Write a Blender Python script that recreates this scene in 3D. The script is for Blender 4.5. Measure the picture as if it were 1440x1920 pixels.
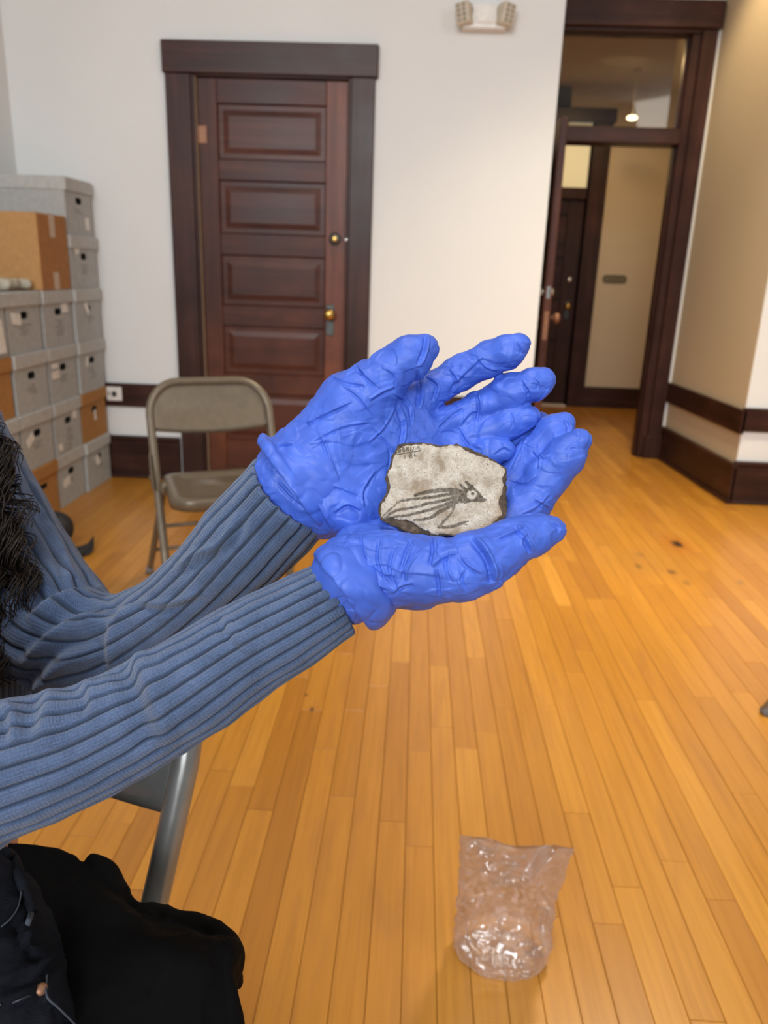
import bpy, bmesh, math, random
import numpy as np
from mathutils import Matrix, Vector

random.seed(7); rng = np.random.RandomState(7)
sc = bpy.context.scene
COL = sc.collection
for o in list(bpy.data.objects): bpy.data.objects.remove(o)

# ---------------------------------------------------------------- camera
FPX, CX, CY = 1450.0, 720.0, 960.0            # focal length in pixels of the 1440x1920 frame
def _n(v): v = np.array(v, float); return v/np.linalg.norm(v)
_Y = _n([68, 454, -FPX]); _Z = _n([160, 4640, FPX]); _Z = _n(_Z-_Y*(_Z@_Y)); _X = np.cross(_Y, _Z)
RC = np.array([_X, _Y, _Z]); CAM = np.array([0, 0, 1.12])
def ray(px, py): return RC@np.array([px-CX, CY-py, -FPX])/FPX
def at(px, py, d): return CAM+ray(px, py)*d
def onp(px, py, ax, val):
    r = ray(px, py); return CAM+r*(val-CAM[ax])/r[ax]
def proj(P):
    c = (np.asarray(P)-CAM)@RC
    return np.stack([CX+FPX*c[..., 0]/-c[..., 2], CY-FPX*c[..., 1]/-c[..., 2], -c[..., 2]], -1)
cd = bpy.data.cameras.new('camera'); cam = bpy.data.objects.new('camera', cd); COL.objects.link(cam)
cd.sensor_fit = 'HORIZONTAL'; cd.sensor_width = 36; cd.lens = 36*FPX/1440; cd.clip_start = .02; cd.clip_end = 60
M = Matrix.Identity(4)
for i in range(3):
    for j in range(3): M[i][j] = RC[i, j]
    M[i][3] = CAM[i]
cam.matrix_world = M
cd.dof.use_dof = True; cd.dof.focus_distance = .54; cd.dof.aperture_fstop = 12.0
sc.camera = cam

# ---------------------------------------------------------------- world, lights, exposure
sc.view_settings.view_transform = 'Standard'; sc.view_settings.look = 'None'
sc.view_settings.exposure = -0.08; sc.view_settings.gamma = 1.0; sc.view_settings.use_curve_mapping = False
w = bpy.data.worlds.new('world'); sc.world = w; w.use_nodes = True
w.node_tree.nodes['Background'].inputs[0].default_value = (.86, .93, 1, 1)
w.node_tree.nodes['Background'].inputs[1].default_value = .22
def light(kind, name, loc, target, energy, color, **kw):
    l = bpy.data.lights.new(name, kind); o = bpy.data.objects.new(name, l); COL.objects.link(o)
    l.energy = energy; l.color = color
    for k, v in kw.items(): setattr(l, k, v)
    o.location = loc
    o.rotation_euler = (Vector(target)-Vector(loc)).to_track_quat('-Z', 'Y').to_euler()
    return o
light('AREA', 'window_daylight', (-1.0, -4.6, 3.0), (-.1, 3.0, .9), 320, (.93, .97, 1), shape='RECTANGLE', size=3.4, size_y=2.2)
light('AREA', 'side_window_daylight', (3.4, -.8, 2.6), (-.6, 2.2, .6), 36, (1, .95, .87), shape='RECTANGLE', size=1.6, size_y=1.6)
light('AREA', 'ceiling_lamp_room', (1.1, 2.75, 3.2), (1.1, 2.75, 0), 36, (1, .84, .58), shape='DISK', size=.5, spread=math.radians(95))
light('AREA', 'ceiling_lamp_near', (-.3, .1, 3.2), (-.1, .45, 0), 30, (1, .96, .90), shape='RECTANGLE', size=1.2, size_y=.5)
light('SPOT', 'alcove_downlight', (1.28, 4.25, 3.15), (1.50, 4.3, 0), 85, (1, .76, .43), spot_size=math.radians(95), spot_blend=.6, shadow_soft_size=.06)
light('AREA', 'hall_ceiling_lamp', (1.3, 5.9, 2.50), (1.3, 5.95, 0), 13, (1, .70, .36), shape='DISK', size=.3)

# ---------------------------------------------------------------- node helpers
class NT:
    def __init__(s, name):
        s.m = bpy.data.materials.new(name); s.m.use_nodes = True
        s.t = s.m.node_tree; s.t.nodes.clear()
        s.out = s.t.nodes.new('ShaderNodeOutputMaterial')
    def n(s, typ, ins=None, **props):
        nd = s.t.nodes.new('ShaderNode'+typ)
        for k, v in props.items(): setattr(nd, k, v)
        for k, v in (ins or {}).items(): s.set(nd, k, v)
        return nd
    def set(s, nd, k, v):
        inp = nd.inputs[k]
        if isinstance(v, bpy.types.Node): v = v.outputs[0]
        if isinstance(v, bpy.types.NodeSocket): s.t.links.new(v, inp)
        else:
            if isinstance(v, tuple) and len(v) == 3 and inp.type == 'RGBA': v = v+(1,)
            inp.default_value = v
    def noise(s, vec, scale, detail=3, rough=.5, dist=0, **k):
        return s.n('TexNoise', {'Vector': vec, 'Scale': scale, 'Detail': detail, 'Roughness': rough, 'Distortion': dist}).outputs[0]
    def ramp(s, fac, stops, interp='LINEAR'):
        nd = s.n('ValToRGB', {'Fac': fac}); cr = nd.color_ramp; cr.interpolation = interp
        while len(cr.elements) < len(stops): cr.elements.new(.5)
        for e, (p, c) in zip(cr.elements, stops):
            e.position = p; e.color = tuple(c)+(1,) if isinstance(c, (tuple, list)) else (c, c, c, 1)
        return nd.outputs[0]
    def math(s, op, a, b=0.0, c=0.0, clamp=False):
        nd = s.n('Math', operation=op, use_clamp=clamp); s.set(nd, 0, a); s.set(nd, 1, b); s.set(nd, 2, c); return nd.outputs[0]
    def mix(s, fac, a, b, blend='MIX'):
        nd = s.n('MixRGB', blend_type=blend); s.set(nd, 0, fac); s.set(nd, 1, a); s.set(nd, 2, b); return nd.outputs[0]
    def mapping(s, vec, scale=(1, 1, 1), loc=(0, 0, 0), rot=(0, 0, 0)):
        return s.n('Mapping', {'Vector': vec, 'Scale': scale, 'Location': loc, 'Rotation': rot}).outputs[0]
    def bump(s, h, strength=.3, dist=.01, nrm=None):
        nd = s.n('Bump', {'Height': h, 'Strength': strength, 'Distance': dist})
        if nrm is not None: s.set(nd, 'Normal', nrm)
        return nd.outputs[0]
    def bsdf(s, color, rough=.5, normal=None, **k):
        nd = s.n('BsdfPrincipled', {'Base Color': color, 'Roughness': rough})
        if normal is not None: s.set(nd, 'Normal', normal)
        for kk, v in k.items(): s.set(nd, kk.replace('_', ' '), v)
        s.t.links.new(nd.outputs[0], s.out.inputs[0]); return s.m
    def pos(s): return s.n('NewGeometry').outputs['Position']
    def obj(s): return s.n('TexCoord').outputs['Object']
    def uv(s): return s.n('TexCoord').outputs['UV']

def plain(name, col, rough=.5, **k):
    t = NT(name); ns = t.noise(t.pos(), 40, 4)
    c = t.mix(1.0, col, t.ramp(ns, [(.3, .88), (.7, 1.06)]), 'MULTIPLY')
    return t.bsdf(c, rough, t.bump(ns, .05, .002), **k)
MT = {}
def wall_mat(name, col):
    t = NT(name); p = t.pos(); a = t.noise(p, 1.3, 3); b = t.noise(p, 180, 3, .6)
    c = t.mix(1.0, col, t.ramp(a, [(.3, .965), (.7, 1.02)]), 'MULTIPLY')
    return t.bsdf(c, .75, t.bump(b, .12, .002))
MT['wall'] = wall_mat('white_wall_paint', (.77, .785, .785))
MT['wall_warm'] = wall_mat('cream_wall_paint', (.68, .57, .41))
MT['wall_tan'] = wall_mat('tan_wall_paint', (.58, .47, .32))
MT['ceil'] = wall_mat('ceiling_paint', (.8, .79, .76))
def wood_mat(name, dark, mid, light_, scale, axis, rough=.28, lowband=None):
    t = NT(name); p = t.pos()
    s = [22, 22, 22]; s[axis] = 1.1
    v = t.mapping(p, tuple(x*scale for x in s))
    g = t.noise(v, 1.0, 6, .65, .6)
    bl = t.noise(t.mapping(p, (3, 3, 3)), 1.2, 3, .6)
    fac = t.math('ADD', t.math('MULTIPLY', g, .55), t.math('MULTIPLY', bl, .45))
    c = t.ramp(fac, [(.34, dark), (.52, mid), (.70, light_)])
    if lowband:                                  # paler, more orange finish towards the lower door
        z = t.n('SeparateXYZ', {0: p}).outputs[2]
        f = t.n('MapRange', {0: z, 1: 1.0, 2: .45, 3: 0.0, 4: .8}).outputs[0]
        f = t.math('MULTIPLY', f, t.ramp(bl, [(.35, .25), (.65, 1.0)]))
        c = t.mix(f, c, lowband)
    r = t.math('MULTIPLY_ADD', bl, .25, rough)
    return t.bsdf(c, r, t.bump(g, .08, .003), Coat_Weight=.05, Coat_Roughness=.25, Specular_IOR_Level=.28)
DK, MD, LT = (.018, .007, .0055), (.040, .014, .010), (.080, .030, .021)
MT['wood_v'] = wood_mat('dark_casing_wood_upright', DK, MD, LT, 1, 2)
MT['wood_h'] = wood_mat('dark_casing_wood_level', DK, MD, LT, 1, 0)
MT['wood_y'] = wood_mat('dark_casing_wood_deep', DK, MD, LT, 1, 1)
D2 = ((.026, .009, .007), (.060, .018, .012), (.12, .040, .025))
MT['door_v'] = wood_mat('door_wood_upright', *D2, 1, 2, .3, (.16, .050, .020))
MT['door_lock'] = wood_mat('door_wood_worn_lock_stile', (.07, .022, .015), (.15, .052, .035), (.24, .095, .065), 1, 2, .3, (.20, .062, .022))
MT['door_h'] = wood_mat('door_wood_level', *D2, 1, 0, .3, (.13, .040, .018))
MT['door_panel'] = wood_mat('door_wood_panel', (.030, .010, .008), (.066, .021, .014), (.12, .042, .028), .8, 0, .26, (.10, .030, .014))
MT['pale_edge'] = plain('worn_pale_edge', (.30, .20, .12), .6)
MT['brass'] = plain('aged_brass', (.52, .34, .10), .28, Metallic=1.0)
MT['copper'] = plain('worn_copper_hinge', (.26, .125, .07), .45, Metallic=.5)
MT['iron'] = plain('dull_iron_plate', (.09, .10, .10), .4, Metallic=.7)
MT['chrome'] = plain('bright_steel', (.8, .8, .78), .2, Metallic=1.0)
MT['white_plastic'] = plain('white_plastic', (.80, .79, .76), .4)
MT['offwhite_plastic'] = plain('yellowed_plastic', (.62, .55, .44), .45)
MT['grey_grille'] = plain('grey_grille', (.36, .32, .26), .6)
MT['black'] = plain('black_rubber', (.015, .015, .017), .6)
MT['hole'] = plain('dark_hole', (.012, .011, .010), .9)
MT['chair'] = plain('taupe_enamel_steel', (.165, .135, .098), .32, Metallic=.25)
MT['chair_grey'] = plain('grey_enamel_steel', (.30, .30, .29), .28, Metallic=.5)
MT['foot'] = plain('grey_rubber_foot', (.16, .16, .17), .6)
MT['box_grey'] = plain('grey_box_board', (.43, .44, .435), .8)
MT['lid_grey'] = plain('grey_box_lid_board', (.49, .50, .49), .8)
MT['box_tan'] = plain('tan_box_board', (.42, .20, .055), .8)
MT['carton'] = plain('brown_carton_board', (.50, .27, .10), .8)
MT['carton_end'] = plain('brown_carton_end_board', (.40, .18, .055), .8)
MT['paper'] = plain('white_paper', (.80, .77, .72), .8)
MT['print'] = plain('faded_grey_print', (.22, .21, .20), .8)
MT['tape'] = plain('tan_tape', (.52, .38, .24), .3)
MT['sack'] = plain('pale_cloth', (.55, .52, .43), .9)
MT['marble'] = plain('marble_threshold', (.7, .66, .6), .4)
MT['sign'] = plain('bronze_green_plaque', (.17, .14, .075), .45)
MT['sign_rim'] = plain('bronze_plaque_rim', (.11, .085, .04), .45)
MT['shoe'] = plain('black_leather', (.02, .02, .022), .45)
def glass_mat(name, tint, refl=.10):
    t = NT(name); tr = t.n('BsdfTransparent', {0: tint}); gl = t.n('BsdfGlossy', {'Color': (1, 1, 1), 'Roughness': .03})
    fr = t.n('Fresnel', {0: 1.5}).outputs[0]
    mx = t.n('MixShader'); t.set(mx, 0, fr)
    t.t.links.new(tr.outputs[0], mx.inputs[1]); t.t.links.new(gl.outputs[0], mx.inputs[2]); t.t.links.new(mx.outputs[0], t.out.inputs[0]); return t.m
MT['glass'] = glass_mat('transom_glass', (.82, .80, .76, 1))
t = NT('frosted_lit_glass'); t.bsdf((.75, .68, .45), .4, None, Emission_Color=(1, .86, .48), Emission_Strength=.36); MT['frost'] = t.m
t = NT('reflection_glow'); t.bsdf((.9, .85, .7), .4, None, Emission_Color=(1, .86, .55), Emission_Strength=6.0); MT['glow'] = t.m  # emission imitates a light reflected in the transom glass

# floor planks: tone is stored per plank, grain follows the length of the boards
t = NT('maple_floor_board'); p = t.pos()
tone = t.n('Attribute', attribute_name='tone').outputs['Fac']
off = t.n('CombineXYZ', {0: 0.0, 1: t.math('MULTIPLY', tone, 37.0), 2: 0.0}).outputs[0]
pv = t.n('VectorMath', operation='ADD'); t.set(pv, 0, p); t.set(pv, 1, off); pv = pv.outputs[0]
g1 = t.noise(t.mapping(pv, (95, 3.2, 10)), 1, 5, .6, .5)
g2 = t.noise(t.mapping(pv, (16, 2.2, 5)), 1, 4, .55, 1.2)
base = t.ramp(tone, [(0, (.33, .132, .017)), (.35, (.435, .186, .024)), (.7, (.52, .236, .032)), (1, (.60, .292, .048))])
c = t.mix(1.0, base, t.ramp(g1, [(.25, (.84, .80, .74)), (.6, (1.05, 1.05, 1.05))]), 'MULTIPLY')
c = t.mix(t.ramp(g2, [(.52, 0.0), (.74, .5)]), c, (.36, .15, .035))
def spot(cx, cy, rx, ry, col, amt, c):
    dv = t.n('VectorMath', operation='SUBTRACT'); t.set(dv, 0, p); t.set(dv, 1, (cx, cy, 0))
    ln = t.n('VectorMath', operation='LENGTH'); t.set(ln, 0, t.mapping(dv.outputs[0], (1/rx, 1/ry, 0)))
    wob = t.math('ADD', ln.outputs['Value'], t.math('MULTIPLY', t.math('SUBTRACT', g2, .5), .9))
    return t.mix(t.ramp(wob, [(.35, amt), (1.0, 0.0)]), c, col)
for s in [(1.19, 3.27, .10, .20, (.42, .14, .02), .55), (1.19, 3.28, .03, .062, (.02, .012, .01), 1.0), (.99, 3.02, .30, .24, (.40, .19, .04), .35),
          (1.06, 2.93, .026, .035, (.13, .06, .02), .8), (.94, 2.98, .02, .04, (.16, .08, .02), .7), (1.08, 2.82, .02, .03, (.2, .1, .04), .6), (.98, 3.12, .03, .04, (.3, .14, .04), .6),
          (-.235, 1.79, .009, .017, (.07, .03, .015), .95), (-.26, 1.86, .008, .01, (.10, .045, .02), .8), (1.30, 2.85, .02, .03, (.2, .12, .05), .6)]:
    c = spot(*s, c)
rg = t.math('MULTIPLY_ADD', g2, .16, .24)
MT['plank'] = t.bsdf(c, rg, t.bump(t.math('ADD', g1, t.noise(p, 6, 2)), .05, .004), Coat_Weight=.2, Coat_Roughness=.22, Specular_IOR_Level=.4)
MT['subfloor'] = plain('dark_board_gap', (.07, .032, .012), .8)

# glove latex / knit / denim / others
t = NT('blue_nitrile'); p = t.pos()
n1 = t.noise(p, 120, 4, .6, .6); n2 = t.noise(t.mapping(p, (1, 1, 1)), 45, 3, .5, 1.5); n3 = t.noise(p, 900, 2)
col = t.mix(t.ramp(n2, [(.35, 0.0), (.7, 1.0)]), (.048, .115, .54), (.066, .150, .66))
h = t.math('ADD', t.math('MULTIPLY', n1, .6), t.math('MULTIPLY', n3, .06))
MT['glove'] = t.bsdf(col, t.math('MULTIPLY_ADD', n1, .12, .40), t.bump(h, .10, .0012), Specular_IOR_Level=.38)
def knit(name, colA, colB, ribs_fine):
    t = NT(name); uv = t.uv(); p = t.pos()
    xyz = t.n('SeparateXYZ', {0: uv}); u, v = xyz.outputs[0], xyz.outputs[1]
    cols = t.math('SINE', t.math('MULTIPLY', v, 2*math.pi*ribs_fine))
    ph = t.math('MULTIPLY', t.math('ABSOLUTE', cols), 2.2)
    st = t.math('SINE', t.math('ADD', t.math('MULTIPLY', u, 2*math.pi/.0021), ph))
    wool = t.noise(p, 1100, 3, .7); big = t.noise(p, 60, 3)
    h = t.math('ADD', t.math('MULTIPLY', cols, .45), t.math('ADD', t.math('MULTIPLY', st, .35), t.math('MULTIPLY', wool, 1.3)))
    f = t.math('ADD', t.math('MULTIPLY', wool, .8), t.math('MULTIPLY', big, .35))
    c = t.ramp(f, [(.38, colA), (.78, colB)])
    rib = t.n('Attribute', attribute_name='rib').outputs['Fac']     # shading of the narrow rib grooves is painted into the yarn colour
    c = t.mix(t.math('MULTIPLY', t.math('SUBTRACT', 1.0, rib), .8), c, (.012, .019, .036))
    return t.bsdf(c, .95, t.bump(h, .55, .0009), Sheen_Weight=.25, Sheen_Roughness=.5, Specular_IOR_Level=.2)
MT['knit'] = knit('blue_rib_knit', (.040, .068, .138), (.112, .166, .300), 110)
t = NT('black_denim'); p = t.pos(); a = t.noise(p, 35, 4, .6, .5); tw = t.n('TexWave', {'Vector': t.mapping(p, (1, 1, 1), rot=(.4, .6, .7)), 'Scale': 420, 'Distortion': 1.0}).outputs[1]
MT['denim'] = t.bsdf(t.ramp(a, [(.35, (.0035, .0045, .008)), (.75, (.011, .013, .020))]), .85, t.bump(t.math('ADD', a, t.math('MULTIPLY', tw, .12)), .35, .003), Specular_IOR_Level=.15)
t = NT('denim_stitching'); MT['stitch'] = t.bsdf((.05, .06, .08), .8)
t = NT('black_wool'); p = t.pos(); a = t.noise(p, 14, 3); b = t.noise(p, 600, 2)
MT['coat'] = t.bsdf(t.ramp(a, [(.3, (.0008, .0008, .0010)), (.7, (.0022, .0022, .0028))]), .9, t.bump(b, .3, .001), Specular_IOR_Level=.12)
t = NT('dark_brown_hair'); p = t.pos(); a = t.noise(p, 90, 2)
MT['hair'] = t.bsdf(t.ramp(a, [(.3, (.005, .0032, .0026)), (.7, (.020, .0115, .0075))]), .5, None, Specular_IOR_Level=.35)
t = NT('skin'); p = t.pos(); a = t.noise(p, 60, 4)
MT['skin'] = t.bsdf(t.ramp(a, [(.3, (.46, .22, .14)), (.7, (.56, .30, .20))]), .5, t.bump(a, .1, .001))
MT['eye'] = plain('eye_white', (.8, .78, .75), .15); MT['lip'] = plain('lip', (.40, .12, .10), .45)
# stone face: paint and ink come from two painted masks stored on the surface
t = NT('painted_plaster'); p = t.pos()
a = t.noise(p, 90, 5, .6, .4); b = t.noise(p, 420, 4, .65, .8); cr = t.noise(p, 260, 3, .5, 2.5); d = t.noise(p, 1500, 2)
c = t.ramp(a, [(.30, (.27, .215, .155)), (.46, (.44, .39, .325)), (.70, (.60, .555, .49))])
c = t.mix(t.ramp(cr, [(.48, 0.0), (.515, .8), (.55, 0.0)]), c, (.20, .155, .105))
c = t.mix(t.ramp(b, [(.30, .6), (.45, 0.0)]), c, (.30, .24, .17))
st = t.n('Attribute', attribute_name='stain').outputs['Fac']
c = t.mix(t.math('MULTIPLY', st, t.ramp(a, [(.3, 1.0), (.7, .45)])), c, (.30, .20, .11))
pm = t.n('Attribute', attribute_name='paint').outputs['Fac']
c = t.mix(t.math('MULTIPLY', pm, t.ramp(b, [(.36, .98), (.66, .62)])), c, (.050, .038, .026))
ik = t.n('Attribute', attribute_name='ink').outputs['Fac']
c = t.mix(ik, c, (.010, .010, .011))
MT['plaster'] = t.bsdf(c, .85, t.bump(t.math('ADD', t.math('ADD', a, b), t.math('MULTIPLY', d, .25)), .5, .0012), Specular_IOR_Level=.25)
t = NT('dark_broken_stone'); p = t.pos(); a = t.noise(p, 140, 5, .7)
MT['core'] = t.bsdf(t.ramp(a, [(.3, (.020, .014, .010)), (.55, (.075, .052, .036)), (.75, (.20, .145, .10))]), .9, t.bump(a, .8, .003))
t = NT('clear_bag_film'); p = t.pos(); a = t.noise(t.mapping(p, (1, 1, .6)), 28, 4, .6, 1.6)
nb = t.bump(a, .32, .012)
tr = t.n('BsdfTransparent', {0: (.995, .98, .97, 1)}); gl = t.n('BsdfGlossy', {'Color': (1, .96, .95, 1), 'Roughness': .17, 'Normal': nb})
df = t.n('BsdfDiffuse', {'Color': (.94, .84, .83, 1), 'Normal': nb}); tl = t.n('BsdfTranslucent', {'Color': (.94, .83, .81, 1)})
m0 = t.n('MixShader', {0: .5}); m1 = t.n('MixShader', {0: t.math('MULTIPLY', t.ramp(a, [(.38, .07), (.76, .30)]), t.n('MapRange', {0: t.n('SeparateXYZ', {0: p}).outputs[2], 1: .004, 2: .022, 3: .30, 4: 1.0}).outputs[0])})
edge_ = t.math('POWER', t.n('LayerWeight', {0: .5, 'Normal': nb}).outputs[1], 3.0); t.set(m1, 0, t.math('ADD', t.math('MULTIPLY', t.ramp(a, [(.38, .07), (.76, .30)]), t.n('MapRange', {0: t.n('SeparateXYZ', {0: p}).outputs[2], 1: .004, 2: .022, 3: .30, 4: 1.0}).outputs[0]), t.math('MULTIPLY', edge_, .8), clamp=True)); m2 = t.n('MixShader', {0: t.n('LayerWeight', {0: .35, 'Normal': nb}).outputs[1]})
L = t.t.links
L.new(df.outputs[0], m0.inputs[1]); L.new(tl.outputs[0], m0.inputs[2]); L.new(tr.outputs[0], m1.inputs[1]); L.new(m0.outputs[0], m1.inputs[2])
L.new(m1.outputs[0], m2.inputs[1]); L.new(gl.outputs[0], m2.inputs[2])
zm_ = t.n('MapRange', {0: t.n('SeparateXYZ', {0: p}).outputs[2], 1: .006, 2: .025, 3: .12, 4: 1.0}).outputs[0]
t.set(m2, 0, t.math('MULTIPLY', t.math('MULTIPLY_ADD', t.n('LayerWeight', {0: .45, 'Normal': nb}).outputs[0], .8, .09), zm_)); L.new(m2.outputs[0], t.out.inputs[0]); MT['film'] = t.m

# ---------------------------------------------------------------- object helpers
def link(name, me, mats, parent=None, smooth=False):
    o = bpy.data.objects.new(name, me); COL.objects.link(o)
    for m in (mats if isinstance(mats, (list, tuple)) else [mats]): me.materials.append(MT[m] if isinstance(m, str) else m)
    if parent is not None: o.parent = parent
    if smooth: me.shade_smooth()
    return o
def np_mesh(name, V, F, mats, parent=None, smooth=True, attrs=None, uv=None, mi=None):
    V = np.ascontiguousarray(V, dtype=np.float32); F = np.ascontiguousarray(F, dtype=np.int32)
    me = bpy.data.meshes.new(name); me.vertices.add(len(V)); me.vertices.foreach_set('co', V.ravel())
    k = F.shape[1]; me.loops.add(F.size); me.loops.foreach_set('vertex_index', F.ravel())
    me.polygons.add(len(F)); me.polygons.foreach_set('loop_start', np.arange(0, F.size, k, dtype=np.int32)); me.polygons.foreach_set('loop_total', np.full(len(F), k, np.int32))
    if mi is not None: me.polygons.foreach_set('material_index', np.asarray(mi, np.int32))
    me.update(calc_edges=True); me.validate()
    for k2, v in (attrs or {}).items():
        a = me.attributes.new(k2, 'FLOAT', 'POINT'); a.data.foreach_set('value', np.asarray(v, np.float32))
    if uv is not None:
        l = me.uv_layers.new(name='UVMap'); l.data.foreach_set('uv', np.asarray(uv, np.float32)[F.ravel()].ravel())
    return link(name, me, mats, parent, smooth)
def bm_obj(name, bm, mats, parent=None, smooth=False):
    me = bpy.data.meshes.new(name); bmesh.ops.recalc_face_normals(bm, faces=bm.faces); bm.to_mesh(me); bm.free()
    return link(name, me, mats, parent, smooth)
def tag(o, label=None, cat=None, group=None, kind=None):
    for k, v in (('label', label), ('category', cat), ('group', group), ('kind', kind)):
        if v: o[k] = v
    return o
def empty(name, loc=(0, 0, 0), rz=0.0):
    o = bpy.data.objects.new(name, None); COL.objects.link(o); o.location = loc; o.rotation_euler = (0, 0, rz); o.empty_display_size = .05; return o
def bm_box(bm, x0, x1, y0, y1, z0, z1, bev=0.0, seg=1):
    r = bmesh.ops.create_cube(bm, size=1.0); vs = r['verts']
    for v in vs: v.co = Vector(((x0+x1)/2+v.co.x*(x1-x0), (y0+y1)/2+v.co.y*(y1-y0), (z0+z1)/2+v.co.z*(z1-z0)))
    if bev > 0:
        es = list({e for v in vs for e in v.link_edges})
        bmesh.ops.bevel(bm, geom=es, offset=bev, segments=seg, affect='EDGES', profile=.5)
def box(name, mats, x0, x1, y0, y1, z0, z1, parent=None, bev=0.0, seg=1):
    bm = bmesh.new(); bm_box(bm, x0, x1, y0, y1, z0, z1, bev, seg); return bm_obj(name, bm, mats, parent, False)
def struct(o): o['kind'] = 'structure'; return o
def tube_np(P, R, n=12, cap=True, close=False):
    """round tube through points P with radii R (parallel transport)"""
    P = np.asarray(P, float); m = len(P); R = np.broadcast_to(np.asarray(R, float), (m,))
    T = np.gradient(P, axis=0); T /= np.linalg.norm(T, axis=1)[:, None]
    a = np.array([0, 0, 1.0]) if abs(T[0, 2]) < .9 else np.array([1.0, 0, 0])
    N = np.zeros_like(P); N[0] = _n(a-T[0]*(a@T[0]))
    for i in range(1, m): N[i] = _n(N[i-1]-T[i]*(N[i-1]@T[i]))
    B = np.cross(T, N); th = np.linspace(0, 2*np.pi, n, endpoint=False)
    V = P[:, None]+R[:, None, None]*(np.cos(th)[None, :, None]*N[:, None]+np.sin(th)[None, :, None]*B[:, None])
    V = V.reshape(-1, 3)
    i, j = np.meshgrid(np.arange(m-1), np.arange(n), indexing='ij'); j2 = (j+1) % n
    F = np.stack([i*n+j, i*n+j2, (i+1)*n+j2, (i+1)*n+j], -1).reshape(-1, 4)
    if cap:
        V = np.vstack([V, P[0], P[-1]]); jj = np.arange(n); j2 = (jj+1) % n
        c0, c1 = m*n, m*n+1
        F = np.vstack([F, np.stack([np.full(n, c0), j2, jj, np.full(n, c0)], -1)[:, [0, 1, 2, 2]], np.stack([np.full(n, c1), (m-1)*n+jj, (m-1)*n+j2, (m-1)*n+j2], -1)])
    return V, F
def join_np(parts):
    Vs, Fs, o = [], [], 0
    for V, F in parts: Vs.append(V); Fs.append(F+o); o += len(V)
    return np.vstack(Vs), np.vstack(Fs)
def fix_tris(V, F):
    """quads with a repeated last corner become real triangles through bmesh"""
    return V, F
def tube(name, mats, P, R, parent=None, n=12):
    V, F = tube_np(P, R, n)
    bm = bmesh.new(); vs = [bm.verts.new(v) for v in V]
    for f in F:
        u = list(dict.fromkeys(int(x) for x in f))
        if len(u) > 2: bm.faces.new([vs[i] for i in u])
    return bm_obj(name, bm, mats, parent, True)
def lathe(name, mats, prof, parent, origin, axis='y', n=24):
    """prof: (radius, distance along axis)"""
    bm = bmesh.new(); rings = []
    for r, h in prof:
        ring = []
        for k in range(n):
            a = 2*math.pi*k/n; c, s = r*math.cos(a), r*math.sin(a)
            v = {'y': (c, h, s), 'x': (h, c, s), 'z': (c, s, h)}[axis]
            ring.append(bm.verts.new(Vector(origin)+Vector(v)))
        rings.append(ring)
    for a, b in zip(rings, rings[1:]):
        for k in range(n): bm.faces.new((a[k], a[(k+1) % n], b[(k+1) % n], b[k]))
    bm.faces.new(rings[0]); bm.faces.new(rings[-1])
    return bm_obj(name, bm, mats, parent, True)
def spline(pts, n):
    """Catmull-Rom through rows of pts (any number of columns)"""
    P = np.asarray(pts, float); m = len(P); u = np.linspace(0, m-1, n); i = np.clip(u.astype(int), 0, m-2); f = (u-i)[:, None]
    E = np.vstack([2*P[0]-P[1], P, 2*P[-1]-P[-2]]); p0, p1, p2, p3 = E[i], E[i+1], E[i+2], E[i+3]
    return .5*((2*p1)+(p2-p0)*f+(2*p0-5*p1+4*p2-p3)*f**2+(3*p1-p0-3*p2+p3)*f**3)
# gradient noise, vectorised
_perm = rng.permutation(256); _perm = np.concatenate([_perm]*3); _g = rng.normal(size=(256, 3)); _g /= np.linalg.norm(_g, axis=1)[:, None]
def pnoise(P):
    P = np.asarray(P, float); I = np.floor(P).astype(int); f = P-I; I &= 255; w_ = f*f*f*(f*(f*6-15)+10); r = 0
    for dx in (0, 1):
        for dy in (0, 1):
            for dz in (0, 1):
                h = _perm[_perm[_perm[(I[:, 0]+dx) & 255]+((I[:, 1]+dy) & 255)]+((I[:, 2]+dz) & 255)]
                d = f-np.array([dx, dy, dz])
                wt = (w_[:, 0] if dx else 1-w_[:, 0])*(w_[:, 1] if dy else 1-w_[:, 1])*(w_[:, 2] if dz else 1-w_[:, 2])
                r = r+wt*np.einsum('ij,ij->i', _g[h], d)
    return r
def ridge(P, p=2.0): return (1-np.clip(np.abs(pnoise(P))*2.2, 0, 1))**p
def vnormals(V, F):
    a = V[F[:, 2]]-V[F[:, 0]]; b = V[F[:, 3]]-V[F[:, 1]]; n = np.cross(a, b); N = np.zeros_like(V)
    for k in range(4): np.add.at(N, F[:, k], n)
    return N/(np.linalg.norm(N, axis=1)[:, None]+1e-12)
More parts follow.
